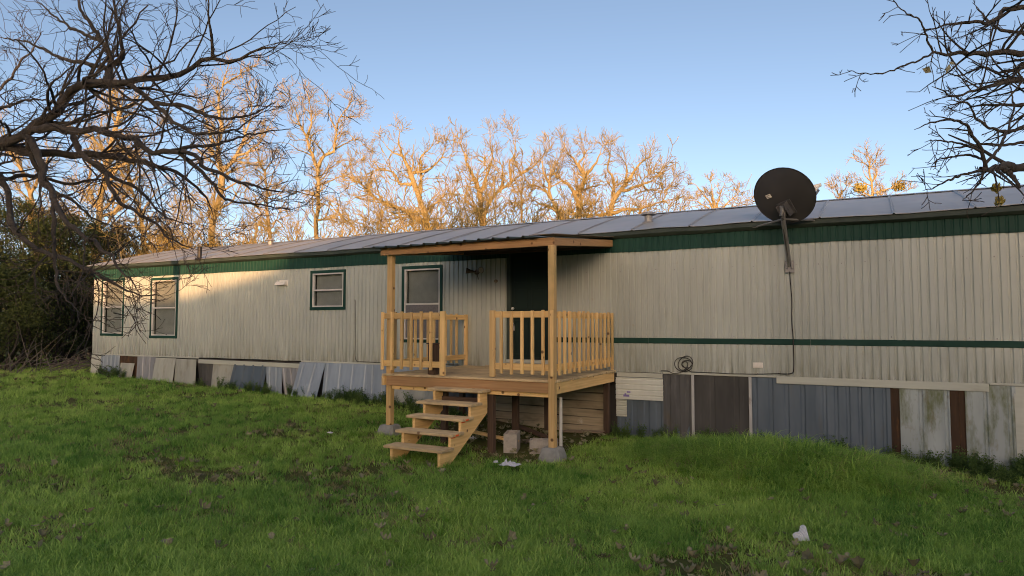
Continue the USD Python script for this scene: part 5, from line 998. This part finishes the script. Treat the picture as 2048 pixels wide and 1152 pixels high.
def scatter(n, r0, r1, power):
    """Points on the lawn in front of the camera, thinning with distance, out of the way of house and porch."""
    z = (r0 ** (1 - power) + rg.random(n) * (r1 ** (1 - power) - r0 ** (1 - power))) ** (1 / (1 - power))
    u = rg.uniform(-0.92, 0.92, n)
    x = EYE[0] + FWD[0] * z + RGT[0] * u * z; y = EYE[1] + FWD[1] * z + RGT[1] * u * z
    ok = (y < -0.10) | (x < XL - 0.15)
    ok &= ~((x > -6.3) & (x < -3.85) & (y > -2.1)) & (y < 8) & (x < 7.5)
    return x[ok], y[ok]
def fb(x, y, s, seed): return meshkit.fbm(np.stack([x * s, y * s, 0 * x], -1), 3, seed)
GPROTO = []
for k, (h, m) in enumerate(((0.075, 'grass_bright'), (0.10, 'grass_bright'), (0.07, 'grass_green'), (0.105, 'grass_green'), (0.06, 'grass_dry'), (0.32, 'grass_bright'), (0.36, 'grass_green'), (0.30, 'grass_dry'))):
    tall = h > 0.2
    GPROTO.append(('grass_tuft', blades(17 if not tall else 22, h, 0.0085 if not tall else 0.0115, 0.7 if not tall else 1.5, 0.075 if not tall else 0.10, rg, 3 if not tall else 4), m))
x, y = scatter(78000, 3.6, 26, 1.35)
mound = np.exp(-((x + 1.15) / 1.8) ** 2 - ((y + 1.75) / 1.15) ** 2)
bare = fb(x, y, 0.9, 21); tone = fb(x, y, 0.55, 22) + 0.12 * (rg.random(len(x)) - 0.5)
dirt_spots = 0
for cx, cy, rx_, ry_ in ((-7.6, -5.4, 1.0, 0.30), (-10.6, -3.2, 1.1, 0.25), (-5.3, -3.9, 0.7, 0.35), (-4.5, -2.4, 1.4, 0.5), (-1.6, -5.6, 0.9, 0.35), (0.4, -5.2, 0.8, 0.3), (1.4, -1.4, 1.0, 0.4), (-3.0, -5.9, 0.5, 0.25), (-7.9, -6.6, 0.8, 0.25), (-5.6, -6.4, 0.5, 0.25)):
    dirt_spots = np.maximum(dirt_spots, np.exp(-((x - cx) / rx_) ** 2 - ((y - cy) / ry_) ** 2))
keep = rg.random(len(x)) < np.clip(1.0 - 1.5 * sstep(0.55, 0.72, bare) * 0.4 - 0.6 * dirt_spots + mound, 0.06, 1)
x, y, mound, bare, tone, dirt_spots = x[keep], y[keep], mound[keep], bare[keep], tone[keep], dirt_spots[keep]
tall = rg.random(len(x)) < np.clip(mound * 1.5 - 0.38, 0, 0.85)
u = rg.random(len(x))
idx = np.where(tone > 0.5, np.where(u < 0.5, 0, 1), np.where(u < 0.5, 2, 3))
idx = np.where(rg.random(len(x)) < 0.06 + 0.5 * sstep(0.5, 0.7, bare) * 0.5 + 0.3 * dirt_spots, 4, idx)
idx = np.where(tall, np.where(u < 0.5, 5, np.where(u < 0.93, 6, 7)), idx)
sc = rg.uniform(0.7, 1.3, len(x)) * np.where(tall, 0.55 + 0.5 * mound, 0.75 + 0.5 * fb(x, y, 1.3, 31)) * (1 + 0.25 * sstep(9, 20, np.hypot(x, y + CAM_D)))
instancer('grass', GPROTO, np.stack([x, y, ground_z(x, y)], 1), idx, rg.uniform(0, 6.28, len(x)), sc, 'green lawn grass, short in front and long on the mound')
# fallen oak leaves
def oak_leaf(s, curl, r):
    ts = np.linspace(0, 1, 8); w = np.array([0.02, 0.16, 0.10, 0.34, 0.16, 0.36, 0.18, 0.02]) * s * r.uniform(0.85, 1.2, 8)
    c = np.stack([(ts - 0.5) * s, 0 * ts, curl * s * (ts - 0.5) ** 2 * 2], 1)
    L_ = c + np.stack([0 * ts, w, w * curl * 1.1], 1); R_ = c - np.stack([0 * ts, w, -w * curl * 0.9], 1)
    V = np.vstack([L_, c, R_]); Fc = []
    for k in range(7): Fc += [[k, k + 8, k + 9], [k, k + 9, k + 1], [k + 8, k + 16, k + 17], [k + 8, k + 17, k + 9]]
    return V, np.array(Fc)
LPROTO = [('oak_leaf', oak_leaf(0.075 + 0.015 * k, 0.25 + 0.25 * k, rg), 'dead_leaf') for k in range(4)]
x, y = scatter(3600, 3.6, 16, 1.2)
bare = fb(x, y, 0.9, 21); w_ = np.zeros(len(x)) + 0.10 + 0.55 * sstep(0.5, 0.7, bare)
for cx, cy, rx_, ry_ in ((-7.6, -5.4, 1.0, 0.30), (-10.6, -3.2, 1.1, 0.25), (-5.3, -3.9, 0.7, 0.35), (-4.5, -2.3, 1.3, 0.5), (-1.6, -5.6, 0.9, 0.35), (0.4, -5.2, 0.8, 0.3), (-3.0, -5.9, 0.5, 0.25), (-5.6, -6.4, 0.5, 0.25)):
    w_ = np.maximum(w_, 0.9 * np.exp(-((x - cx) / rx_) ** 2 - ((y - cy) / ry_) ** 2))
w_ *= 1 - 0.85 * np.exp(-((x + 1.15) / 1.7) ** 2 - ((y + 1.8) / 1.0) ** 2)
k_ = rg.random(len(x)) < w_; x, y = x[k_], y[k_]
xu, yu = rg.uniform(-6.3, -3.8, 260), rg.uniform(-2.3, -0.1, 260); x, y = np.r_[x, xu], np.r_[y, yu]
n = len(x)
instancer('fallen_leaves', LPROTO, np.stack([x, y, ground_z(x, y) + rg.uniform(0.012, 0.05, n)], 1), rg.integers(0, 4, n), rg.uniform(0, 6.28, n), rg.uniform(0.6, 1.1, n), 'brown fallen oak leaves scattered over the lawn', tilt=(rg.uniform(0, 6.28, n), rg.normal(size=n) * 0.35))
# weeds along the skirting
WP = []
for k in range(3):
    r = np.random.default_rng(500 + k); P = []
    n_ = 9
    for _ in range(n_):
        a = r.uniform(0, 6.28); hh = r.uniform(0.12, 0.34); l_ = r.uniform(0.1, 0.5)
        z_ = np.linspace(0, 1, 6)[:, None]; P.append(z_ * np.array([math.cos(a) * l_ * hh, math.sin(a) * l_ * hh, hh]))
    P = np.array(P); pos = P[:, 1:].reshape(-1, 3).repeat(7, 0); pos = pos + r.normal(size=pos.shape) * 0.022
    WP.append(('weed_plant', join(tubes(P, np.full(P.shape[:2], 0.0022), 3), leaf_cards(pos, 0.034, r, 0.6)), 'weed_green'))
xs_, ys_ = [], []
for a, b, n, d in ((-17.6, -16.6, 12, .12), (-13.9, -12.6, 8, .12), (-12.6, -9.8, 20, .12), (-9.7, -8.9, 26, .16), (-8.9, -7.0, 26, .35), (-3.7, 0.2, 26, .12), (0.2, 2.2, 40, .2), (1.0, 2.6, 26, .5), (-6.9, -5.9, 12, .5)):
    xs_.append(rg.uniform(a, b, n)); ys_.append(-0.12 - abs(rg.normal(size=n)) * d)
x, y = np.concatenate(xs_), np.concatenate(ys_); n = len(x)
instancer('weeds', WP, np.stack([x, y, ground_z(x, y) - 0.01], 1), rg.integers(0, 3, n), rg.uniform(0, 6.28, n), rg.uniform(0.4, 0.9, n), 'dark green leafy weeds growing along the foot of the skirting')
